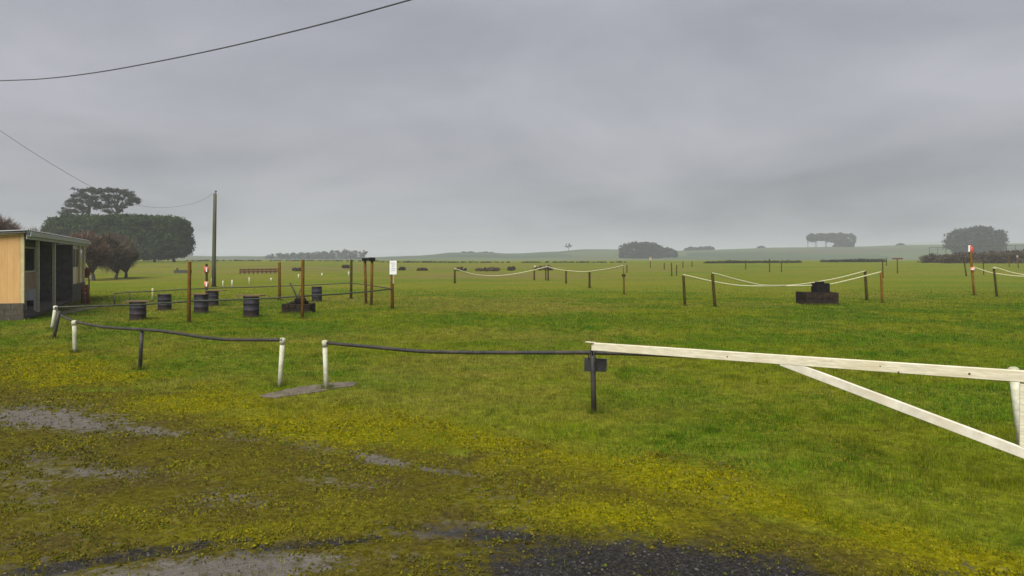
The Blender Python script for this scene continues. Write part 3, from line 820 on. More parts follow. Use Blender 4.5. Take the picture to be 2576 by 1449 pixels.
timber_post(475, 812, 477, 658, 0.062, 'pine_post', 'tall brown timber post left of the drum with a board top, nearest in the yard')
timber_post(761, 802, 762, 653, 0.062, 'pine_post', 'tall brown timber post in front of the fire pit with the leaning bar')
timber_post(703, 756, 703, 660, 0.075, 'pine_post', 'tall brown timber post on the far yard rail behind the fire pit')
timber_post(883, 752, 884, 653, 0.072, 'dark_post', 'tall dark timber post at the right end of the far yard rail')
# sign post
sg, sbase, stop = timber_post(987, 778, 986, 662, 0.075, 'pine_post', 'brown timber post carrying a tall white notice at the yard corner', name='sign_post', cat='sign', extra=1)
MB().lathe(stop + gv((0, 0, -0.01)), [(0.07, 0), (0.085, 0.03), (0.075, 0.1), (0.03, 0.16)], 10).build('post_cap', 'dark_pipe', sg)
sc = at(989, 673, sbase.y - 0.10)
pn = MB().box(sc, (0.31, 0.015, 0.62)).build('notice_panel', 'white', sg)
for k in range(5):
    MB().box(sc + gv((-0.01 + 0.02 * (k % 2), -0.010, 0.20 - k * 0.085)), (0.20 - 0.04 * (k % 3), 0.004, 0.022)).build('print_line', 'print', pn)
MB().box(at(989.5, 702, sbase.y - 0.09), (0.055, 0.015, 0.40)).build('tag_strip', 'inner_panel', sg)
# pair of posts with a box beam across the top
B1, B2 = ground(921, 766), ground(934, 769)
rootp = empty('twin_post_frame', B1, 'pair of brown posts joined by a dark crossbeam beside the white notice', 'frame')
T1, T2 = at(918, 654, B1.y), at(936, 654, B2.y)
for b0, t0 in ((B1, T1), (B2, T2)):
    MB().tube([b0 - gv((0, 0, .2)), (b0 + t0) / 2, t0], 0.068, 10, wob=0.05).build('post', 'pine_post', rootp)
dv = (T2 - T1); dvn = dv.normalized()
MB().chamfer_box((T1 + T2) / 2 + gv((0, 0, 0.03)), (dv.length + 0.30, 0.22, 0.13), Matrix((dvn, gv((-dvn.y, dvn.x, 0)).normalized(), dvn.cross(gv((-dvn.y, dvn.x, 0)).normalized()))).transposed(), 0.015).build('crossbeam', 'char', rootp)
MB().chamfer_box(T2 + gv((0.02, -0.06, 0.035)), (0.26, 0.20, 0.17), None, 0.02).build('bracket', 'char', rootp)

# drums
def drum(px, ytop, ybot, wpx, label, board=None):
    base = ground(px, ybot)
    rad = wpx / 2 / F * base.y; h = (ybot - ytop) / F * base.y; BASES.append((base.x, base.y, rad))
    root = empty('steel_drum', base, label, 'drum', 'steel drums in the yard')
    prof = [(rad * 0.97, -0.03), (rad, 0.02), (rad, h * .32), (rad * 1.045, h * .335), (rad * 1.045, h * .355), (rad, h * .37), (rad, h * .64), (rad * 1.045, h * .655),
            (rad * 1.045, h * .675), (rad, h * .69), (rad, h * 0.97), (rad * 1.03, h * 0.98), (rad * 1.03, h), (rad * 0.97, h), (rad * 0.96, h - 0.03)]
    MB().lathe(base, prof, 22).build('barrel', 'drum', root)
    MB().lathe(base + gv((0.0, 0, 0)), [(rad * 0.3, h - 0.035), (rad * 0.9, h - 0.03), (rad * 0.9, h - 0.012), (rad * 0.3, h - 0.008)], 18).build('lid', 'drum_top', root)
    if board:
        l0, r0, ang = board
        L = (r0 - l0) / F * base.y; xo = ((l0 + r0) / 2 - px) / F * base.y
        rt = Matrix.Rotation(R(ang), 3, 'Z')
        for k in range(3):
            MB().box(base + gv((xo, 0, h + 0.022)) + rt @ gv((0, -0.19 + 0.19 * k, 0.004 * (k % 2))), (L, 0.18, 0.035), rt).build('board', 'drum_top', root)
    return root
drum(347, 759, 805, 38, 'dark steel drum table with a board top, nearest to the shed', (317, 379, 8))
drum(414, 740, 781, 32, 'dark steel drum without a board, second from the shed')
drum(506, 741, 788, 34, 'dark steel drum just right of the tall brown post, in front of another drum', (487, 524, -5))
drum(536, 732, 770, 26, 'dark steel drum half hidden behind the drum by the tall post', (518, 566, 4))
drum(632, 745, 798, 38, 'dark steel drum table with a wide board top, left of the fire pit', (601, 661, -4))
drum(797, 721, 759, 25, 'dark steel drum by itself right of the fire pit')

# fire pits
def fire_pit(px0, px1, ytop, ybot, label, cat='fire pit'):
    mid = ground((px0 + px1) / 2, ybot)
    Wd = (px1 - px0) / F * mid.y; h = (ybot - ytop) / F * mid.y; D = Wd * 0.8
    c = mid + gv((0, D / 2, 0))
    root = empty('fire_pit', mid, label, cat, 'block fire pits')
    for k in range(9): BASES.append((mid.x - Wd / 2 + Wd * k / 8, mid.y - .01, .03))
    rows = 2; bh = h / rows; nb = 4
    for r in range(rows):
        for (cx_, cy_, lx, ly, n, ax) in ((c.x, c.y - D / 2 + .09, Wd, .18, nb, 0), (c.x, c.y + D / 2 - .09, Wd, .18, nb, 0), (c.x - Wd / 2 + .09, c.y, .18, D - .37, 3, 1), (c.x + Wd / 2 - .09, c.y, .18, D - .37, 3, 1)):
            for k in range(n):
                jz = random.uniform(-.006, .006); jt = random.uniform(-.012, .012)
                if ax == 0:
                    bl = lx / n; p = gv((cx_ - lx / 2 + bl * (k + .5), cy_ + jt, mid.z + bh * (r + .5) + jz)); s = (bl - .012, ly, bh - .01)
                else:
                    bl = ly / n; p = gv((cx_ + jt, cy_ - ly / 2 + bl * (k + .5), mid.z + bh * (r + .5) + jz)); s = (lx, bl - .012, bh - .01)
                MB().chamfer_box(p, s, Matrix.Rotation(random.uniform(-.02, .02), 3, 'Z'), 0.012).build('block', 'brick', root)
    # ash bed
    MB().box(c + gv((0, 0, h * 0.35)), (Wd - .38, D - .38, h * 0.6)).build('ash_bed', 'char', root)
    return root, c, h, Wd, D, mid
root, c, h, Wd, D, mid = fire_pit(708, 779, 765, 789, 'low sooty block fire pit with logs and leaning iron bars in the yard')
for k, (a, z, ln) in enumerate(((0.2, .05, .7), (1.1, .09, .6), (-.5, .15, .55), (0.6, .22, .45))):
    d = gv((math.cos(a), math.sin(a) * .6, 0.12)) * ln / 2
    o = MB().tube([c + gv((0.05, 0, h + z - .04)) - d, c + gv((0.05, 0, h + z - .04)) + d], 0.065, 8, wob=.2).build('log', 'char', root)
for (p0, p1, rd) in (((752, 758), (730, 712), .035), ((745, 756), (757, 727), .02), ((728, 762), (768, 745), .03), ((764, 764), (752, 742), .025)):
    MB().tube([at(*p0, c.y - .1), at(*p1, c.y + .1)], rd, 7).build('iron_bar', 'iron', root)
MB().lathe(c + gv((0.12, -0.05, h - .02)), [(.14, 0), (.2, .05), (.21, .2), (.19, .22), (.17, .2)], 14).build('pot', 'char', root)
root, c, h, Wd, D, mid = fire_pit(2027, 2110, 736, 768, 'sooty block fire pit with a black box on top under the long ropes')
pb = at(2066, 737, c.y - 0.2)
hw = 33 / F * c.y
bx0 = MB(); bh = 22 / F * c.y
for (dx, dy, sx, sy) in ((0, -hw / 2 + .02, hw, .04), (0, hw / 2 - .02, hw, .04), (-hw / 2 + .02, 0, .04, hw - .085), (hw / 2 - .02, 0, .04, hw - .085)):
    MB().box(gv((pb.x + dx, c.y - .1 + dy, mid.z + h + bh / 2 + .004)), (sx, sy, bh)).build('box_side', 'char', root)
MB().box(gv((pb.x, c.y - .1, mid.z + h + .03)), (hw - .09, hw - .09, .04)).build('box_floor', 'char', root)
MB().tube([gv((pb.x - .25, c.y - .1, mid.z + h + bh + .03)), gv((pb.x + .22, c.y + .05, mid.z + h + bh + .05))], .05, 7, wob=.2).build('log', 'char', root)

# ================================================================== POWER POLE AND CABLES
pbase = ground(537, 722); ptop = at(541, 487, pbase.y)
BASES.append((pbase.x, pbase.y, .17)); BASES.append((B1.x, B1.y, .07)); BASES.append((B2.x, B2.y, .07))
pole = empty('power_pole', pbase, 'tall weathered timber power pole standing behind the yard drums', 'pole')
MB().tube([pbase - gv((0, 0, .4)), pbase * .66 + ptop * .34, pbase * .33 + ptop * .67, ptop], [.165, .155, .145, .135], 12, wob=.04).build('shaft', 'pole', pole)
MB().lathe(ptop + gv((.06, 0, -.005)), [(.02, 0), (.02, .10), (.075, .12), (.085, .18), (.06, .24), (.02, .26)], 10).build('insulator', 'ceramic', pole)
MB().tube([gv((pbase.x + .21, pbase.y - .05, pbase.z - .1)), gv((pbase.x + .215, pbase.y - .05, pbase.z + 2.2))], .022, 6).build('conduit', 'yard_pipe', pole)
def cable(pix, Y0, Y1, rad, label, ends=None):
    ks = [p[0] for p in pix]
    # straight in plan between the two depths
    P0 = at(pix[0][0], 0, Y0); P1 = at(pix[-1][0], 0, Y1)
    pts = [line_at(px, py, P0, P1) for px, py in pix]
    # smooth
    out = []
    for i in range(len(pts) - 1):
        p0 = pts[max(i - 1, 0)]; p1 = pts[i]; p2 = pts[i + 1]; p3 = pts[min(i + 2, len(pts) - 1)]
        for k in range(6):
            t = k / 6
            out.append(0.5 * ((2 * p1) + (p2 - p0) * t + (2 * p0 - 5 * p1 + 4 * p2 - p3) * t * t + (3 * p1 - p0 - 3 * p2 + p3) * t ** 3))
    out.append(pts[-1])
    if ends: out = ends(out)
    return tag(MB().tube(out, rad, 6).build('cable', 'wire', origin=out[0]), label, 'cable')
cable([(-600, 195), (-300, 212), (0, 203), (120, 197), (250, 181), (400, 154), (550, 123), (700, 88), (850, 50), (1030, 0), (1250, -62), (1500, -140)], 26, 7.5, 0.010, 'single dark overhead cable sweeping across the upper left sky')
cable([(541, 484), (500, 507), (450, 519), (400, 522), (350, 517), (300, 503), (215, 462), (100, 394), (0, 328), (-150, 220), (-320, 95)], pbase.y, 26, 0.008, 'thin cable dropping from the upper left edge to the power pole')

# ================================================================== POSTS WITH ROPES, MARKERS
posts_spec = [
    # px0,py0, px1,py1, rad, mat, label
    (1144, 713, 1144, 678, .10, 'dark_post', 'short dark post at the left end of the leftmost rope'),
    (1344, 705, 1344, 674, .09, 'dark_post', 'short dark post just left of the pair where the two far ropes meet'),
    (1373, 705, 1373, 675, .07, 'dark_post', 'thinner post of the close pair where the two far ropes meet'),
    (1379, 706, 1379, 666, .085, 'dark_post', 'taller post of the close pair where the two far ropes meet'),
    (1424, 713, 1424, 679, .085, 'dark_post', 'short dark post under the left half of the second rope'),
    (1483, 725, 1483, 682, .085, 'dark_post', 'short dark post under the right half of the second rope'),
    (1723, 770, 1719, 693, .065, 'dark_post', 'leaning brown post at the left end of the long front rope'),
    (1799, 774, 1792, 688, .07, 'dark_post', 'leaning brown post right of the long rope’s first post'.replace('’s first', ' end')),
    (2181, 757, 2176, 682, .075, 'dark_post', 'leaning dark post right of the fire pit with the black box'),
    (2220, 763, 2216, 685, .065, 'orange_post', 'orange brown post at the right end of the long front rope'),
    (2221, 700, 2220, 652, .07, 'dark_post', 'thin dark post showing above the orange brown post'),
    (2258, 688, 2257, 649, .075, 'dark_post', 'brown post with a reddish top board standing alone right of the long ropes'),
    (2431, 695, 2424, 646, .085, 'dark_post', 'leaning dark post left of the red flagged post'),
    (2475, 691, 2473, 652, .06, 'dark_post', 'thin dark post right of the red flagged post'),
    (2508, 748, 2500, 674, .065, 'dark_post', 'leaning dark post with pale rope knotted on top near the right edge'),
    (1577, 686, 1577, 666, .08, 'dark_post', 'small far post just right of the second rope end'),
    (1671, 678, 1671, 661, .09, 'dark_post', 'small far post right of the tiny white sign'),
    (1690, 695, 1689, 661, .075, 'dark_post', 'far brown post, taller of two left of the long rope'),
    (1702, 694, 1702, 666, .065, 'dark_post', 'far brown post, shorter of two left of the long rope'),
    (1718, 673, 1718, 658, .09, 'dark_post', 'tiny far post above the left end of the long rope'),
    (1741, 671, 1741, 657, .09, 'dark_post', 'tiny far post above the gap between the two front rope posts'),
    (1876, 678, 1876, 658, .09, 'dark_post', 'far post in front of the dark hedge, leftmost of three'),
    (1936, 684, 1936, 651, .08, 'dark_post', 'far post in front of the dark hedge, tallest of three'),
    (1966, 684, 1966, 657, .075, 'dark_post', 'far post in front of the dark hedge, rightmost of three'),
    (2230, 668, 2230, 648, .09, 'dark_post', 'far grey post between the orange brown post and the lone brown post'),
    (2539, 672, 2537, 645, .08, 'pine_post', 'far brown post near the right edge, left of the white topped one'),
    (446, 687, 446, 674, .13, 'dark_post', 'tiny dark post beside the trough on the left slope'),
]
PB = {}
for (a, b_, c_, d_, rd, m, lb) in posts_spec:
    o, ba, tp = timber_post(a, b_, c_, d_, rd, m, lb)
    PB[a] = (ba, tp)
    if a == 2258:
        MB().box(tp + gv((0.1, -.09, -.05)), (1.1, .03, .17)).build('top_board', 'rust', o) if False else None
# the lone post's reddish board is its own thing
tp = PB[2258][1]
tag(MB().chamfer_box(tp + gv((0.02, -.10, -.10)), (1.5, .04, .2), None, .008).build('top_board', 'rust', origin=tp), 'reddish board nailed across the lone brown post', 'board')
# knobbed post at the right end of the second rope
o, b46, t46 = timber_post(1570, 742, 1569, 692, .055, 'pine_post', 'knobbed brown post at the right end of the second rope', name='knobbed_post', extra=1)
MB().lathe(t46 - gv((0, 0, .05)), [(.06, -.06), (.125, -.02), (.13, .06), (.08, .12), (.03, .14)], 10).build('knob', 'dark_post', o)
MB().tube([t46, at(1568, 666, b46.y)], .022, 6).build('rod', 'rust', o)
# red/white flagged post right
o, b24, t24 = timber_post(2451, 744, 2441, 632, .07, 'orange_post', 'tall post with red and white flag and orange band at right', name='flagged_post', cat='marker post', extra=1)
fy = b24.y
fl_ = MB()
f0 = at(2439, 616, fy - .05); 
vs = []; fs = []
for i in range(5):
    for j in range(4):
        x = f0.x + 0.055 * i + .05; z = f0.z - .12 * j - .02 * i * i
        vs.append((x, f0.y + .03 * math.sin(i * 1.4 + j), z)); 
vs2 = [(x, y + .012, z) for x, y, z in vs]
nn = len(vs)
for i in range(4):
    for j in range(3):
        q = (i * 4 + j, i * 4 + j + 1, (i + 1) * 4 + j + 1, (i + 1) * 4 + j)
        fs.append(q); fs.append(tuple(k + nn for k in q[::-1]))
ed = [i * 4 for i in range(5)] + [16 + j for j in range(1, 4)] + [i * 4 + 3 for i in range(3, -1, -1)] + [2, 1]
for k in range(len(ed)):
    a1, a2 = ed[k], ed[(k + 1) % len(ed)]; fs.append((a1, a2, a2 + nn, a1 + nn))
MB().add(vs + vs2, fs, True).build('flag', 'red', o)
MB().box(at(2438, 625, fy - .08), (.10, .03, .40)).build('white_strip', 'white', o)
MB().tube([at(2441, 634, fy), at(2439, 614, fy)], .02, 6).build('flag_stick', 'dark_post', o)
MB().tube([at(2447, 683, fy), at(2446, 672, fy)], .115, 12).build('orange_band', 'orange', o)
MB().tube([at(2446.6, 679, fy), at(2446.3, 676, fy)], .122, 12).build('white_band', 'white', o)
# red/white marker left by the pole
o, b5, t5 = timber_post(520, 745, 519.5, 666, .07, 'dark_post', 'dark post with two red and white markers beside the power pole', name='marker_post', cat='marker post', extra=1)
for (y0, y1, m1, m2) in ((671, 686, 'red', 'white'), (708, 723, 'orange', 'white')):
    MB().tube([at(519.5, y1, b5.y), at(519.5, y0, b5.y)], .135, 12).build('marker', m1, o)
    MB().box(at(519.5, (y0 + y1) / 2, b5.y - .14), (.07, .03, (y1 - y0) / F * b5.y * .7)).build('white_stripe', m2, o)
MB().lathe(t5 - gv((0, 0, .02)), [(.08, 0), (.09, .04), (.04, .09)], 8).build('post_cap', 'dark_pipe', o)
# tiny white sign
o, bw, tw = timber_post(1636, 674, 1636, 656, .07, 'dark_post', 'tiny white topped sign on a far post before the grey trees', name='small_sign', cat='sign', extra=1)
MB().box(at(1636, 651, bw.y - .1), (.42, .03, .6)).build('panel', 'inner_panel', o)
# white topped post at right edge
o, bw, tw = timber_post(2562, 674, 2559, 648, .09, 'pine_post', 'far brown post with a pale top at the right edge', name='pale_topped_post', extra=1)
MB().lathe(tw - gv((0, 0, .05)), [(.10, 0), (.15, .05), (.15, .4), (.06, .45)], 8).build('cap', 'inner_panel', o)

# ropes
def rope(pix, A, B, rad, label):
    pts = [line_at(px, py, A, B) for px, py in pix]
    out = []
    for i in range(len(pts) - 1):
        p0 = pts[max(i - 1, 0)]; p1 = pts[i]; p2 = pts[i + 1]; p3 = pts[min(i + 2, len(pts) - 1)]
        for k in range(5):
            t = k / 5
            out.append(0.5 * ((2 * p1) + (p2 - p0) * t + (2 * p0 - 5 * p1 + 4 * p2 - p3) * t * t + (3 * p1 - p0 - 3 * p2 + p3) * t ** 3))
    out.append(pts[-1])
    return tag(MB().tube(out, rad, 6).build('rope', 'rope', origin=out[0]), label, 'rope', 'pale ropes slung between posts')
rope([(1144, 676), (1154, 679), (1178, 687), (1204, 692), (1249, 694), (1296, 689), (1340, 680), (1379, 670)], PB[1144][0], PB[1379][0], .055, 'leftmost pale rope sagging between far posts')
rope([(1379, 671), (1395, 676), (1420, 680), (1467, 684), (1507, 680), (1540, 675), (1569, 668)], PB[1379][0], b46, .046, 'second pale rope, sagging from the close pair to the knobbed post')
rope([(1719, 691), (1745, 697), (1789, 707), (1850, 717), (1902, 719.5), (1964, 719.5), (2040, 718), (2089, 714.5), (2145, 702), (2176, 694), (2216, 684)], PB[1723][0], PB[2220][0], .030, 'long front rope ending on the orange brown post')
rope([(1793, 687), (1806, 690), (1845, 701), (1891, 712), (1922, 717.5), (1970, 718), (2006, 716), (2058, 709), (2110, 699), (2146, 690), (2176, 682)], PB[1799][0], PB[2181][0], .030, 'long rope ending on the leaning dark post right of the fire pit')
eA = Vector((at(2790, 0, b24.y - 3).x, b24.y - 3, 0))
rope([(2447, 671), (2456, 674), (2487, 684), (2507, 688), (2553, 694), (2590, 695), (2640, 694), (2720, 686), (2790, 671)], b24, eA, .030, 'pale rope running from the flagged post out of the right edge')
eB = Vector((at(2850, 0, PB[2508][0].y - 1).x, PB[2508][0].y - 1, 0))
rope([(2500, 672), (2515, 676), (2544, 685), (2576, 691), (2640, 697), (2720, 692), (2850, 668)], PB[2508][0], eB, .030, 'pale rope running from the knotted leaning post out of the right edge')
for (e_, py, nm) in ((eA, 671, 'post beyond the right edge ending the flagged post rope'), (eB, 668, 'post beyond the right edge ending the knotted post rope')):
    px = CX + F * e_.x / e_.y; tpz = at(px, py, e_.y)
    tag(MB().tube([gv((e_.x, e_.y, -.2)), tpz + gv((0, 0, .03))], .07, 10).build('timber_post', 'dark_post', origin=(e_.x, e_.y, 0)), 'brown ' + nm, 'post')
# rope knot on the leaning post
kt = PB[2508][1]
tag(MB().tube([kt + gv((.10 * math.cos(a), .10 * math.sin(a), -.03 + .02 * math.sin(2 * a))) for a in np.linspace(0, 6.0, 14)], .028, 6).build('rope_knot', 'rope', origin=kt), 'loop of pale rope tied round the leaning post near the right edge', 'rope')

# short white marker posts along the track
for (px, yb, yt, rd, lb) in ((384, 753, 725, .055, 'short cream post just left of the second drum'), (533, 719, 699, .06, 'short white post touching the foot of the power pole'),
                             (584, 723, 704, .06, 'short white post first right of the power pole'), (561, 722, 706, .05, 'small pale post close right of the power pole foot'),
                             (627, 716, 697, .055, 'short white post above the wide drum table'), (682, 707, 699, .08, 'tiny white post left of the far yard post'),
                             (751, 701, 690, .075, 'tiny white post left of the post by the fire pit'), (810, 695, 687, .09, 'tiny white post above the lone drum'),
                             (877, 695, 683, .08, 'tiny white post left of the dark yard end post'), (1346, 676, 668, .12, 'tiny far white post behind the leftmost rope')):
    base = ground(px, yb); tp = at(px, yt, base.y)
    tag(MB().tube([base - gv((0, 0, .1)), tp - gv((0, 0, .02)), tp], [rd, rd, rd * .7], 8).build('white_post', 'white_post' if px != 384 else 'cream_trim', origin=base), lb, 'post', 'small pale posts along the track')

# trough on the left slope
tq = ground(460, 687)
tr = MB()
for (dx, dy, sx, sy) in ((0, -.45, 2.2, .1), (0, .45, 2.2, .1), (-1.05, 0, .1, .79), (1.05, 0, .1, .79)):
    tr.box(tq + gv((dx, dy, .2)), (sx, sy, .5))
tr.box(tq + gv((0, 0, .05)), (1.98, .78, .2))
tag(tr.build('water_trough', 'trough', origin=tq), 'low dark water trough on the grass slope left of the power pole', 'trough')

# low reddish timber yard beyond the track
ya, yb_ = ground(604, 690), ground(702, 688)
yd = empty('stock_rail', ya, 'low rusty red stock rail on the rough pasture behind the yard', 'rail')
nseg = 9
for k in range(nseg + 1):
    p = ya.lerp(yb_, k / nseg); p.z = gzf(p.x, p.y)
    MB().box(p + gv((0, 0, .3)), (.14, .14, .95)).build('post', 'rust', yd)
    if k < nseg:
        q = ya.lerp(yb_, (k + 1) / nseg); q.z = gzf(q.x, q.y)
        for z in (.32, .62):
            mid_ = (p + q) / 2 + gv((0, -.095, z)); dq = q - p
            MB().box(mid_, (dq.length - .02, .05, .2), Matrix.Rotation(math.atan2(dq.y, dq.x), 3, 'Z')).build('rail', 'rust', yd)
# far dark top rail with pale posts in front of the dome tree
ya, yb_ = at(2338, 646, 205), at(2600, 644, 195)
yd = empty('yard_fence', ya, 'far fence of pale posts with a thin dark top rail before the dome shaped tree', 'fence')
for k in range(13):
    p = ya.lerp(yb_, k / 12); p.z = gzf(p.x, p.y)
    tz = at(0, 623 - 7 * k / 12, p.y).z
    MB().tube([p - gv((0, 0, .2)), gv((p.x, p.y, tz))], .06, 6).build('post', 'pole', yd)
for k in range(12):
    p = ya.lerp(yb_, k / 12); q = ya.lerp(yb_, (k + 1) / 12)
    p.z = at(0, 623 - 7 * k / 12, p.y).z; q.z = at(0, 623 - 7 * (k + 1) / 12, q.y).z
    MB().tube([p, q], .05, 6).build('rail', 'pole', yd)

# ================================================================== TREES
def leaf_quads(P, size, outward=None, flat=0.0):
    n = len(P)
    a = RNG.normal(size=(n, 3)); a /= np.linalg.norm(a, axis=1)[:, None]
    if outward is not None:
        a = a * 0.8 + outward; a /= np.linalg.norm(a, axis=1)[:, None] + 1e-9
    h = RNG.normal(size=(n, 3))
    t1 = np.cross(a, h); t1 /= np.linalg.norm(t1, axis=1)[:, None] + 1e-9
    t2 = np.cross(a, t1)
    s = size * (0.6 + 0.8 * RNG.random(n))[:, None]
    v = np.stack([P - t1 * s, P - t2 * s * 0.55, P + t1 * s, P + t2 * s * 0.55], 1).reshape(-1, 3)
    f = np.arange(4 * n).reshape(n, 4)
    return v, f
def clump_cloud(centers, radii, per, size, tints):
    """leaf-sized faces round many clump centres; every clump has its own tint"""
    Ps, Os, Ts = [], [], []
    for c, r, t in zip(centers, radii, tints):
        d = RNG.normal(size=(per, 3)); d /= np.linalg.norm(d, axis=1)[:, None]
        k = (0.45 + 0.6 * RNG.random(per))[:, None]
        Ps.append(c + d * k * np.asarray(r)); Os.append(d); Ts.append(np.clip(t + RNG.normal(size=per) * .12, 0, 1))
    P = np.concatenate(Ps); O = np.concatenate(Os); T = np.concatenate(Ts)
    v, f = leaf_quads(P, size, O)
    return v, f, np.repeat(T, 4)
def super_crown(c, rx, ry, rz, ex, n, noise=.10, fill=.3):
    """clump centres on and inside a lumpy super-ellipsoid"""
    d = RNG.normal(size=(n, 3)); d /= np.linalg.norm(d, axis=1)[:, None]
    R_ = np.array([rx, ry, rz])
    q = d
    k = (np.abs(q[:, 0]) ** ex + np.abs(q[:, 1]) ** ex + np.abs(q[:, 2]) ** ex) ** (-1 / ex)
    lump = 1 + noise * (2 * fbm(d[:, 0] * 3 + d[:, 2] * 2.1 + c[0], d[:, 1] * 3 + d[:, 2] * 1.7 + c[1], 61, 3) - 1) * 2
    depth = np.where(RNG.random(n) < fill, .55 + .35 * RNG.random(n), .90 + .08 * RNG.random(n))
    return np.asarray(c) + q * (k * lump * depth)[:, None] * R_
def limb(mb, p, q, r0, r1, bend=0.1, n=7, seg=4):
    p = Vector(p); q = Vector(q); L = (q - p).length
    pts = []; rs = []
    o = Vector((random.uniform(-1, 1), random.uniform(-1, 1), random.uniform(-.3, .6))) * bend * L
    for i in range(seg + 1):
        t = i / seg
        pts.append(p.lerp(q, t) + o * math.sin(t * math.pi)); rs.append(r0 + (r1 - r0) * t)
    mb.tube(pts, rs, n)

# --- clipped cypress windbreak
def px_tree(name, px0, px1, ytop, ybot, Y, label, cat='tree', depth=None, ex=2.6, nclump=300, per=60, leaf=.35, m='fartree', trunks=1, group=None, gap=0.0, rise=None, noise=.1, trunk_r=.3, fill=.3, csf=.12):
    if Y > 400:
        Y *= 1.25; leaf *= 1.15
        if rise is not None: rise = CH + (rise - CH) * 1.25
        if depth: depth *= 1.25
    X0, X1 = (px0 - CX) / F * Y, (px1 - CX) / F * Y
    zt = CH - (ytop - HY) / F * Y; zb = CH - (ybot - HY) / F * Y
    xc = (X0 + X1) / 2; rx = (X1 - X0) / 2
    g0 = gzf(xc, Y) if rise is None else rise
    root = empty(name, (xc, Y, g0), label, cat, group)
    ry = depth / 2 if depth else rx
    cz = (zt + zb) / 2; rz = (zt - zb) / 2
    csz = max(rx, rz) * csf
    C = super_crown((xc, Y, cz), rx - csz * .5, ry - csz * .5, rz - csz * .5, ex, nclump, noise, fill)
    rad = [csz * random.uniform(.7, 1.5) * np.array([1.1, 1.1, .8]) for _ in C]
    v, f, t = clump_cloud(C, rad, per, leaf, RNG.random(len(C)))
    for k in range(trunks):
        x = xc + (0 if trunks == 1 else (-.8 + 1.6 * k / (trunks - 1)) * rx + random.uniform(-.06, .06) * rx)
        mb = MB(); limb(mb, (x, Y, g0 - .5), (x + random.uniform(-.4, .4), Y, cz), trunk_r, trunk_r * .6, .02)
        for j in range(3):
            a = random.uniform(0, 6.28)
            limb(mb, (x, Y, g0 + (cz - g0) * .6), (x + math.cos(a) * rx * .4 / max(1, trunks * .4), Y + math.sin(a) * ry * .4, cz + rz * .3), trunk_r * .5, trunk_r * .2, .08)
        mb.build('trunk', 'bark', root)
    np_mesh('crown', v, f, m, root, tint=t)
    return root
px_tree('cypress_windbreak', 122, 481, 540, 654, 200, 'broad dense clipped cypress mass behind the bare tree', depth=13, ex=5, nclump=2900, per=36, leaf=.30, m='cypress', trunks=6, trunk_r=.45, noise=.03, fill=.3, csf=.045)

# --- two open-crowned pines
def pine(px, xs, ytop, ylow, Y, label, seed):
    random.seed(seed)
    xb = (px - CX) / F * Y; g0 = gzf(xb, Y)
    root = empty('pine_tree', (xb, Y, g0), label, 'tree', 'open crowned pines')
    mb = MB(); zt = at(0, ytop, Y).z
    zfork = at(0, ylow, Y).z
    top = Vector((xb + .5, Y, zt - 2))
    limb(mb, (xb, Y, g0 - .4), (xb + .2, Y, zfork), .55, .38, .02)
    limb(mb, (xb + .2, Y, zfork), top, .38, .12, .05)
    cs, rd = [], []
    for (tx, ty, w_) in xs:
        e_ = at(tx, ty, Y + random.uniform(-4, 4))
        st = Vector((xb + .2, Y, zfork)).lerp(top, random.uniform(.0, .55))
        limb(mb, st, e_, .2, .06, .10)
        for j in range(3):
            e2 = e_ + Vector((random.uniform(-1.6, 1.6), random.uniform(-2, 2), random.uniform(-.2, .9)))
            limb(mb, st.lerp(e_, .6), e2, .08, .03, .1, 5, 3)
        ww = w_ / F * Y
        for j in range(int(6 + ww * 2.3)):
            cs.append(np.array([e_.x + random.gauss(0, .45) * ww, e_.y + random.gauss(0, 1.6), e_.z + random.uniform(-.35, .55)]))
            rd.append(np.array([1.0, 1.0, .6]) * random.uniform(.5, 1.15))
    mb.build('trunk', 'bark', root)
    v, f, t = clump_cloud(cs, rd, 60, .19, RNG.random(len(cs)))
    np_mesh('crown', v, f, 'pine', root, tint=t)
pine(221, [(232, 477, 22), (212, 481, 16), (202, 488, 16), (240, 484, 14), (190, 495, 14), (182, 506, 14), (176, 517, 12), (172, 530, 12), (168, 540, 8), (200, 505, 16), (216, 496, 14), (236, 500, 14),
           (196, 518, 14), (208, 525, 8), (190, 532, 10), (240, 515, 10), (226, 510, 12)], 474, 545, 222, 'left pine with open dark crown rising behind the cypress mass', 4)
pine(292, [(268, 479, 20), (252, 488, 16), (285, 480, 18), (303, 483, 18), (318, 488, 16), (330, 494, 14), (343, 508, 14), (335, 503, 16), (322, 514, 14), (258, 500, 14), (250, 512, 12), (275, 495, 16),
           (300, 498, 14), (262, 520, 10), (312, 522, 10), (300, 532, 8), (270, 533, 8), (282, 510, 10), (246, 524, 8)], 477, 545, 226, 'right pine with crown streaming to the right behind the cypress mass', 9)

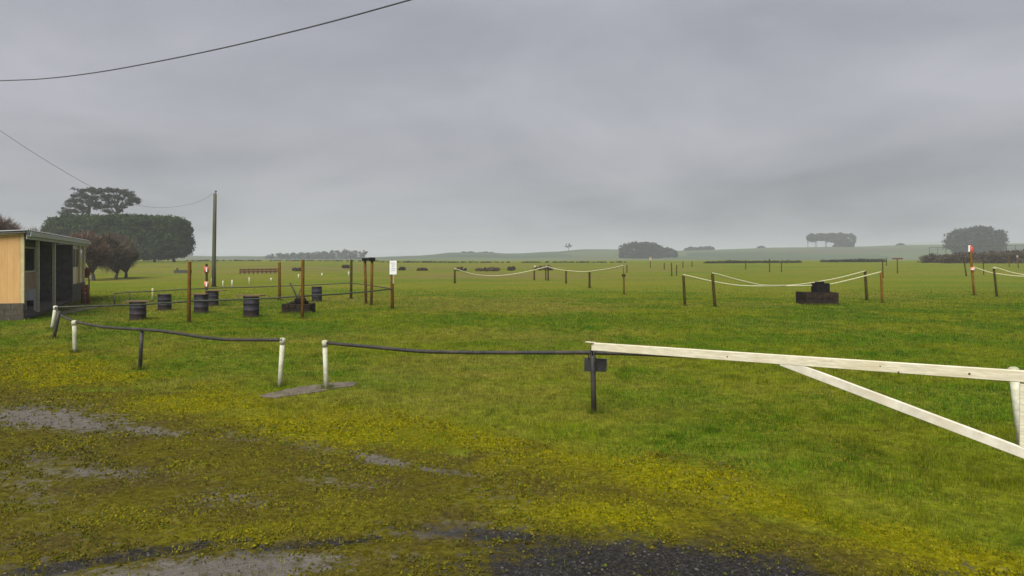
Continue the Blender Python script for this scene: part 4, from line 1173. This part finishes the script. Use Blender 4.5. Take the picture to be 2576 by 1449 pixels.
# --- bare winter trees
def bare_tree(px, base_y, px0, px1, ytop, ylow, label, m, seed, Y=None, n_limb=16, n_twig=2600, tw=.026):
    random.seed(seed); rng = np.random.default_rng(seed)
    base = ground(px, base_y) if Y is None else at(px, base_y, Y)
    base.z = gzf(base.x, base.y); Y = base.y
    root = empty('bare_tree', base, label, 'tree', 'bare winter trees')
    X0, X1 = (px0 - CX) / F * Y, (px1 - CX) / F * Y
    zt, zl = at(0, ytop, Y).z, at(0, ylow, Y).z
    xc, rx, cz, rz = (X0 + X1) / 2, (X1 - X0) / 2, (zt + zl) / 2, (zt - zl) / 2
    mb = MB()
    fork = base + Vector((random.uniform(-.2, .2), 0, (zl - base.z) * .9 + .5))
    limb(mb, base - Vector((0, 0, .2)), fork, .20, .15, .05)
    tips = []; segs = []
    for k in range(n_limb):
        a = 2 * math.pi * k / n_limb + random.uniform(-.3, .3); el = random.uniform(-.15, 1.3)
        e_ = Vector((xc + math.cos(a) * math.cos(el) * rx * .75, Y + math.sin(a) * math.cos(el) * rx * .75, cz + math.sin(el) * rz * .75))
        limb(mb, fork, e_, .085, .03, .10, 6)
        segs.append((fork.lerp(e_, .4), e_))
        for j in range(4):
            s_ = fork.lerp(e_, random.uniform(.45, .95))
            e2 = s_ + Vector((random.gauss(0, .30) * rx, random.gauss(0, .3) * rx, random.uniform(-.1, .4) * rz))
            limb(mb, s_, e2, .035, .015, .12, 5, 3); segs.append((s_, e2))
    mb.build('trunk', 'bark', root)
    # fine twigs as slender tapering slivers
    idx = rng.integers(0, len(segs), n_twig); tt = rng.random(n_twig)
    S0 = np.array([segs[i][0] for i in idx]); S1_ = np.array([segs[i][1] for i in idx])
    P = S0 + (S1_ - S0) * tt[:, None] + rng.normal(size=(n_twig, 3)) * np.array([.12 * rx, .12 * rx, .10 * rz])
    cen = np.array([xc, Y, cz - rz * .3])
    D = (P - cen); D /= np.linalg.norm(D, axis=1)[:, None] + 1e-6
    D = D + rng.normal(size=D.shape) * .55 + np.array([0, 0, .25]); D /= np.linalg.norm(D, axis=1)[:, None]
    L = (.35 + .75 * rng.random(n_twig))[:, None]
    # keep inside the crown outline
    E = P + D * L
    q = (E - np.array([xc, Y, cz])) / np.array([rx, rx, rz]); rr_ = np.linalg.norm(q, axis=1)
    lim = .86 + .30 * fbm(q[:, 0] * 2.2 + 5, q[:, 2] * 2.2 + q[:, 1], seed, 3) + .10 * rng.random(n_twig)
    k = np.where(rr_ > lim, lim / np.maximum(rr_, 1e-6), 1)[:, None]
    sh_ = (np.array([xc, Y, cz]) + q * k * np.array([rx, rx, rz])) - E
    P = P + sh_; E = E + sh_
    side = np.cross(D, rng.normal(size=D.shape)); side /= np.linalg.norm(side, axis=1)[:, None]
    V = np.stack([P - side * tw, P + side * tw, E], 1).reshape(-1, 3)
    np_mesh('twigs', V, np.arange(3 * n_twig).reshape(-1, 3), m, root, tint=np.repeat(rng.random(n_twig), 3))
    return root
bare_tree(236, 706, 165, 272, 576, 698, 'bare reddish brown tree rising just behind the shed roof', 'twig_red', 21, n_twig=11000)
bare_tree(291, 702, 225, 330, 580, 699, 'bare brown tree, middle of the three behind the shed', 'twig', 22, n_twig=10000)
bare_tree(314, 699, 258, 346, 588, 697, 'bare brown tree, rightmost of the three behind the shed', 'twig', 23, n_twig=8000)
bare_tree(90, 690, 50, 140, 568, 650, 'bare grey twigs showing just above the shed roof ridge', 'twig', 24, Y=80, n_twig=1400)
bare_tree(-10, 700, -90, 55, 536, 650, 'bare dark red tree above the tan wall at the left edge', 'twig_red', 25, Y=70, n_twig=6000)

# --- far trees in the haze
FT = [
    ('far_tree', 1556, 1668, 609, 660, 520, 'big grey domed tree mass left of the hazy clump', 2.6, 260, 'fartree', 2),
    ('far_tree', 1630, 1704, 621, 660, 535, 'lower grey tree at the right of the hazy clump', 2.3, 160, 'fartree', 1),
    ('far_tree', 1720, 1764, 622, 640, 720, 'small hazy tree on the skyline, left of the low pair', 2.2, 80, 'fartree', 1),
    ('far_tree', 1752, 1798, 620, 640, 725, 'small hazy tree on the skyline, right of the low pair', 2.2, 80, 'fartree', 1),
    ('far_tree', 1905, 1926, 619, 632, 730, 'tiny hazy tree alone on the pasture skyline', 2.0, 40, 'fartree', 1),
    ('far_tree', 2255, 2276, 612, 626, 735, 'tiny hazy tree on the skyline left of the dome tree', 2.0, 40, 'fartree', 1),
    ('dome_tree', 2387, 2526, 571, 643, 430, 'big dome shaped dark tree on the right skyline', 2.8, 520, 'fartree', 2),
    ('far_tree', 1145, 1200, 634, 648, 715, 'low tree belt on the hill left of the leftmost rope', 2.4, 90, 'fartree', 2),
    ('far_tree', 1190, 1248, 634, 648, 722, 'low tree belt on the hill above the leftmost rope', 2.4, 90, 'fartree', 2),
]
for (nm, a, b_, yt, yb, Y, lb, ex, nc, m, tk) in FT:
    px_tree(nm, a, b_, yt, yb, Y, lb, ex=ex, nclump=nc, per=46, leaf=.55 * Y / 400 if Y > 300 else .42, m=m, trunks=tk, group='far hazy trees', depth=(b_ - a) / F * Y * .7, noise=.09, trunk_r=.4)
# row of tall trees with bare stems on the hill, right
for k, (a, b_, yt, yb) in enumerate(((2029, 2057, 588, 608), (2046, 2084, 587, 606), (2074, 2110, 586, 610), (2096, 2134, 586, 616), (2118, 2153, 588, 620))):
    px_tree('stem_tree', a, b_, yt, yb, 700, 'tall hazy tree with bare stem on the right hill, ' + ('first', 'second', 'third', 'fourth', 'last')[k] + ' of five from the left', ex=2.4, nclump=170, per=40, leaf=.7,
            m='fartree', trunks=2, group='tall trees on the hill', depth=8, rise=at(0, 630, 700).z - 2.5, trunk_r=.35)
    if k > 1:
        pass
px_tree('far_shrub', 2096, 2150, 606, 630, 706, 'hazy undergrowth below the right end of the tall tree row', cat='shrub', ex=2.6, nclump=90, per=40, leaf=.6, m='fartree', trunks=1, depth=8, rise=at(0, 630, 706).z - 2.5)
# lone thin trees
px_tree('lone_tree', 1421, 1439, 612, 623, 720, 'lone thin round headed tree on the central hill crest', ex=2, nclump=30, per=30, leaf=.5, m='fartree', trunks=1, depth=5, rise=at(0, 634, 720).z - 2, trunk_r=.3)
px_tree('lone_tree', 911, 925, 629, 640, 500, 'lone thin tree right of the far wood', ex=2, nclump=24, per=30, leaf=.4, m='fartree', trunks=1, depth=3, trunk_r=.22)

# far wood on the left ridge: reads as one mass
cs, rd = [], []
for k in range(420):
    px = random.uniform(668, 915)
    yt = float(np.interp(px, [668, 690, 730, 780, 830, 870, 905, 915], [642, 637, 636, 634, 631, 628, 630, 637]))
    Y = random.uniform(720, 800)
    z = random.uniform(0, at(0, yt, Y).z - 1.2)
    cs.append(np.array([(px - CX) / F * Y, Y, z])); rd.append(np.array([2.5, 2.5, 1.9]) * random.uniform(.6, 1.2))
v, f, t = clump_cloud(cs, rd, 30, .75, RNG.random(len(cs)))
tag(np_mesh('far_wood', v, f, 'fartree', tint=t), 'far grey green wood on the skyline behind the yard posts', 'wood', kind='stuff')
# dark hedges at the far edge of the mown field
def hedge(px0, px1, tops, bot, Y, label, m='scrub', n=160, name='hedge', r=.55, leaf=.2):
    cs, rd = [], []
    for k in range(n):
        px = random.uniform(px0, px1); yy = Y + random.uniform(-2, 2)
        zt = at(0, float(np.interp(px, [p[0] for p in tops], [p[1] for p in tops])), yy).z
        X = (px - CX) / F * yy; g_ = gzf(X, yy)
        cs.append(np.array([X, yy, g_ + max(zt - g_ - r * .5, .1) * random.random()])); rd.append(np.array([1.5, 1.2, .8]) * r * random.uniform(.7, 1.3))
    v, f, t = clump_cloud(cs, rd, 34, leaf, RNG.random(len(cs)))
    xc = (px0 + px1) / 2
    root = empty(name, ((xc - CX) / F * Y, Y, gzf((xc - CX) / F * Y, Y)), label, 'hedge', 'dark far hedges')
    np_mesh('foliage', v, f, m, root, tint=t)
    return root
hedge(1776, 2012, [(1776, 661), (1800, 658), (1840, 656), (1900, 658), (1950, 657), (2012, 661)], 664, 190, 'low dark hedge behind the long ropes', n=230)
hedge(2068, 2225, [(2068, 660), (2090, 655), (2150, 652), (2225, 652)], 660, 200, 'low dark hedge right of the long ropes', n=170)
hedge(2318, 2366, [(2318, 645), (2345, 637), (2366, 642)], 648, 185, 'dark brown bush left of the flagged post', m='brown_scrub', n=60)
hedge(2374, 2620, [(2374, 640), (2400, 634), (2450, 633), (2530, 631), (2560, 628), (2620, 628)], 648, 178, 'dark brown hedge at the foot of the dome shaped tree', m='brown_scrub', n=330, r=.7)
hedge(470, 960, [(470, 655), (700, 655), (960, 658)], 660, 260, 'thin dark hedge line along the far left pasture', n=95, r=.5)
hedge(960, 1580, [(960, 660), (1300, 661), (1580, 661)], 664, 215, 'thin dark hedge line along the far middle of the pasture', n=110, r=.45)
for (a, b_, yt, yb, lb) in ((1146, 1172, 672, 682, 'dark round bush at left end of the leftmost rope'), (1196, 1272, 674, 682, 'long low dark bush behind the leftmost rope'), (1378 - 30, 1402 - 10, 668, 680, 'dark bush behind the close pair of posts'),
                            (1275, 1296, 671, 681, 'small dark bush above the right half of the leftmost rope'), (1262 - 260, 1282 - 260, 672, 680, 'small dark bush right of the white notice'), (1050, 1075, 674, 681, 'small dark bush between the notice and the leftmost rope'),
                            (935 - 200, 960 - 200, 674, 682, 'small brown bush behind the fire pit post'), (860, 880, 667, 675, 'small brown bush left of the dark yard end post')):
    g_ = ground((a + b_) / 2, yb)
    px_tree('bush', a, b_, yt, yb + 1, g_.y, lb, cat='bush', ex=2.2, nclump=26, per=30, leaf=.17, m='brown_scrub', trunks=1, group='scattered bushes in the rough pasture', trunk_r=.06, noise=.15)

# ================================================================== GRASS AND MOSS
def scatter(n, y0, y1, margin=2.5, seed=0):
    rng = np.random.default_rng(seed)
    # depth so that points per square metre stay even
    Y = np.sqrt(rng.random(n) * (y1 ** 2 - y0 ** 2) + y0 ** 2)
    X = (rng.random(n) * 2 - 1) * (0.70 * Y + margin)
    return X, Y, rng
def blades(X, Y, h, wd, col, rng, lean=.6):
    n = len(X); Z = gz(X, Y)
    a = rng.random(n) * 2 * np.pi; ln = rng.random(n) * lean
    b2 = rng.random(n) * 2 * np.pi
    dx, dy = np.cos(a) * wd / 2, np.sin(a) * wd / 2
    P0 = np.stack([X - dx, Y - dy, Z - .012], -1); P1 = np.stack([X + dx, Y + dy, Z - .012], -1)
    P2 = np.stack([X + np.cos(b2) * h * ln, Y + np.sin(b2) * h * ln, Z + h * np.sqrt(np.maximum(1 - (ln * .8) ** 2, .1))], -1)
    V = np.stack([P0, P1, P2], 1).reshape(-1, 3)
    return V, np.repeat(col, 3, axis=0)
def blade_mat(name):
    m = bpy.data.materials.new(name); m.use_nodes = True
    n = m.node_tree.nodes; l = m.node_tree.links; b = n['Principled BSDF']
    b.inputs['Roughness'].default_value = .7; b.inputs['Specular IOR Level'].default_value = .06
    a = n.new('ShaderNodeAttribute'); a.attribute_name = 'col'
    l.new(a.outputs['Color'], b.inputs['Base Color'])
    t = n.new('ShaderNodeBsdfTranslucent'); l.new(a.outputs['Color'], t.inputs['Color'])
    x = n.new('ShaderNodeMixShader'); x.inputs[0].default_value = .4
    l.new(b.outputs[0], x.inputs[1]); l.new(t.outputs[0], x.inputs[2]); l.new(x.outputs[0], n['Material Output'].inputs['Surface'])
    return m
M['grass'] = blade_mat('grass_blades'); M['moss'] = blade_mat('moss_tufts')
def lerp(a, b_, t): return np.asarray(a) + (np.asarray(b_) - np.asarray(a)) * t[:, None]
GV_, GC_, MV_, MC_ = [], [], [], []
def scatter_fade(n, y0, y1, p, margin, seed):
    """points thinning smoothly with distance: density per square metre ~ Y^-p, fading to nothing at y1"""
    rng = np.random.default_rng(seed)
    ys = np.linspace(y0, y1, 2000)
    pdf = (0.95 * ys + margin) * ys ** -p * (1 - sstep(y1 * .45, y1, ys)) * sstep(y0 - .3, y0 + .5, ys)
    cdf = np.cumsum(pdf); cdf /= cdf[-1]
    Y = np.interp(rng.random(n), cdf, ys)
    X = (rng.random(n) * 2 - 1) * (0.95 * Y + margin)
    return X, Y, rng
n = 1200000
X, Y, rng = scatter_fade(n, 4.4, 62, 1.35, 2.0, 1)
mk_ = masks(X, Y)
tuft = fbm(X / .35, Y / .35, 51, 3); patch = fbm(X / 2.3, Y / 2.3, 52, 4); wide = fbm(X / 9, Y / 9, 53, 3); mott = fbm(X / .8, Y / .8, 54, 3)
fr_ = mk_['front']
keep = rng.random(n) > np.clip(fr_ * 1.02 - .05 * (tuft > .58) - .25 * mk_['yel'] * (mott > .48), 0, 1)
def in_poly(X, Y, poly):
    r = np.zeros(len(X), bool)
    for (x0, y0), (x1, y1) in zip(poly, poly[1:] + poly[:1]):
        cr = ((y0 > Y) != (y1 > Y)) & (X < (x1 - x0) * (Y - y0) / (y1 - y0 + 1e-12) + x0)
        r ^= cr
    return r
keep &= ~(in_poly(X, Y, PAD) & (rng.random(n) > .05 + .35 * (tuft > .62)))
sc_ = np.maximum(Y / 8, .7) ** .75
h = (.016 + .034 * rng.random(n)) * (.5 + 1.2 * tuft) * np.minimum(1 + Y / 90, 1.4) * np.where(tuft + .5 * (patch - .5) > .60, 1.3, 1.0) * (1 - .45 * fr_) * (1 - .3 * mk_['yel'])
wd = (.0055 + .003 * rng.random(n)) * sc_
c = lerp((.048, .130, .002), (.165, .192, .006), np.clip((patch - .34) * 3.0 + (mott - .5) * 1.6 + rng.normal(size=n) * .14, 0, 1))
c = lerp(c, np.tile((.255, .205, .050), (n, 1)), np.clip((wide - .45) * 2.6 + (mott - .55) * 1.0, 0, .6) + (rng.random(n) < .08) * .4)
tc_ = fbm(X / .17, Y / .17, 55, 2)
c = np.clip(c * ((.50 + 1.15 * rng.random(n)) * (.35 + 1.4 * tc_))[:, None], 0, .42)
V, C = blades(X[keep], Y[keep], h[keep], wd[keep], c[keep], rng, .9)
GV_.append(V); GC_.append(C)
# longer uncut grass round the feet of posts, drums and fire pits
bx_ = np.array([b_ for b_ in BASES if 4 < b_[1] < 60])
k_ = rng.integers(0, len(bx_), 9000)
aa = rng.random(9000) * 6.28; rd_ = bx_[k_, 2] + np.abs(rng.normal(size=9000)) * .07
X = bx_[k_, 0] + np.cos(aa) * rd_; Y = bx_[k_, 1] + np.sin(aa) * rd_
c = lerp((.050, .120, .003), (.20, .19, .03), rng.random(9000)) * (.5 + .9 * rng.random(9000))[:, None]
V, C = blades(X, Y, .04 + .10 * rng.random(9000), .006 * np.maximum(Y / 8, .8) ** .75, c, rng, .7)
GV_.append(V); GC_.append(C)
# moss cushions on the apron: low four-sided mounds packed unevenly, with a few stunted blades
n = 640000
X, Y, rng = scatter_fade(n, 4.4, 26, .95, 2.0, 11)
mk_ = masks(X, Y)
bare = np.clip(np.maximum(mk_['mud'], mk_['asp']) * 1.5 - .30, 0, 1)
t2 = fbm(X / .13, Y / .13, 71, 3); t3 = fbm(X / .5, Y / .5, 72, 3)
dens = np.maximum(mk_['front'], mk_['yel'] * .8) * (1 - .95 * bare) * np.clip(.30 + .58 * mk_['yel'] + (t2 - .48) * 3.2 + (t3 - .5) * 1.4, .015, 1)
keep = rng.random(n) < dens
X, Y = X[keep], Y[keep]; n = len(X); t2, t3 = t2[keep], t3[keep]; yl = mk_['yel'][keep]
c = lerp((.118, .101, .016), (.240, .218, .002), np.clip(.06 + yl * 1.1 + (t3 - .5) * .9 + rng.normal(size=n) * .18, 0, 1))
c = lerp(c, np.tile((.085, .125, .006), (n, 1)), (rng.random(n) < .14) * .8)
c = np.clip(c * (.32 + 1.2 * rng.random(n))[:, None], 0, .42)
sc_ = np.maximum(Y / 7, .75) ** .85
bl = rng.random(n) < .30
V, C = blades(X[bl], Y[bl], ((.008 + .018 * rng.random(n)) * (.4 + 1.2 * t2) * sc_ ** .5)[bl], ((.006 + .007 * rng.random(n)) * sc_)[bl], c[bl], rng, 1.0)
MV_.append(V); MC_.append(C)
cu = ~bl; X, Y, c, sc_ = X[cu], Y[cu], c[cu], sc_[cu]; n = len(X)
r0 = (.005 + .013 * rng.random(n) ** 1.5) * sc_; hh = r0 * (.45 + .6 * rng.random(n)); an_ = rng.random(n) * 6.28
Z0 = gz(X, Y) - .004
ring = [np.stack([X + np.cos(an_ + k * 1.5708) * r0 * (.7 + .6 * rng.random(n)), Y + np.sin(an_ + k * 1.5708) * r0 * (.7 + .6 * rng.random(n)), Z0], -1) for k in range(4)]
apex = np.stack([X + (rng.random(n) - .5) * r0, Y + (rng.random(n) - .5) * r0, Z0 + hh + .004], -1)
tri = []
for k in range(4):
    tri += [ring[k], ring[(k + 1) % 4], apex]
MV_.append(np.stack(tri, 1).reshape(-1, 3)); MC_.append(np.repeat(c, 12, axis=0))
# loose stones on the silt and the broken bitumen
n = 60000
X, Y, rng = scatter_fade(n, 4.4, 16, .6, 2.0, 31)
mk_ = masks(X, Y)
keep = rng.random(n) < np.clip(np.maximum(mk_['mud'], mk_['asp']) * 1.3 - .3, 0, 1) * .30 + .012 * mk_['front']
X, Y = X[keep], Y[keep]; n = len(X)
sz_ = (.004 + .012 * rng.random(n) ** 3) * np.maximum(Y / 7, 1)
base8 = np.array([(1, 0, 0), (0, 1, 0), (-1, 0, 0), (0, -1, 0), (0, 0, .8), (0, 0, -.5)], float)
tri8 = np.array([(0, 1, 4), (1, 2, 4), (2, 3, 4), (3, 0, 4), (1, 0, 5), (2, 1, 5), (3, 2, 5), (0, 3, 5)])
an_ = rng.random(n) * 6.28
jit = 1 + .5 * (rng.random((n, 6, 3)) - .5)
P6 = base8[None] * jit * sz_[:, None, None]
P6 = np.stack([P6[..., 0] * np.cos(an_)[:, None] - P6[..., 1] * np.sin(an_)[:, None], P6[..., 0] * np.sin(an_)[:, None] + P6[..., 1] * np.cos(an_)[:, None], P6[..., 2]], -1)
Zs = gz(X, Y) - .03 * np.clip(masks(X, Y)['asp'], 0, 1) - .015 * np.clip(masks(X, Y)['mud'], 0, 1)
P6 = P6 + np.stack([X, Y, Zs + sz_ * .25], -1)[:, None, :]
tone = rng.random(n)
SC = lerp((.028, .025, .023), (.115, .103, .090), tone)
FT_ = (tri8[None] + 6 * np.arange(n)[:, None, None]).reshape(-1, 3)
o = np_mesh('gravel', P6.reshape(-1, 3), FT_, 'grass', colors={'col': np.concatenate([np.repeat(SC, 6, axis=0), np.ones((6 * n, 1))], 1)})
gm = mat('gravel_stone', (.1, .1, .1)); 
gn = gm.node_tree.nodes; ga = gn.new('ShaderNodeAttribute'); ga.attribute_name = 'col'
gm.node_tree.links.new(ga.outputs['Color'], gn['Principled BSDF'].inputs['Base Color'])
o.data.materials.clear(); o.data.materials.append(gm)
tag(o, 'loose grey stones on the bare silt and broken bitumen', 'gravel', kind='stuff')
def emit_blades(name, Vs, Cs, m, label, cat):
    V = np.concatenate(Vs); C = np.concatenate(Cs)
    C4 = np.concatenate([C, np.ones((len(C), 1))], 1)
    o = np_mesh(name, V, np.arange(len(V)).reshape(-1, 3), m, colors={'col': C4})
    return tag(o, label, cat, kind='stuff')
emit_blades('grass', GV_, GC_, 'grass', 'short green and straw coloured pasture grass', 'grass')
emit_blades('moss', MV_, MC_, 'moss', 'yellow green moss and stunted tufts on the muddy apron', 'moss')

# ================================================================== HAZE
HD = 0.00056
hz = MB().box((0, 0, 32.0), (11400, 11400, 70.0)).build('haze', 'white')
hm = bpy.data.materials.new('haze_air'); hm.use_nodes = True
n = hm.node_tree.nodes; n.clear()
vo = n.new('ShaderNodeVolumePrincipled'); vo.inputs['Density'].default_value = HD
vo.inputs['Color'].default_value = (0.76, 0.79, 0.84, 1); vo.inputs['Anisotropy'].default_value = 0.0
oo = n.new('ShaderNodeOutputMaterial'); hm.node_tree.links.new(vo.outputs[0], oo.inputs['Volume'])
hz.data.materials.clear(); hz.data.materials.append(hm)
tag(hz, 'pale rain haze hanging over the paddock and hills', 'haze', kind='stuff')
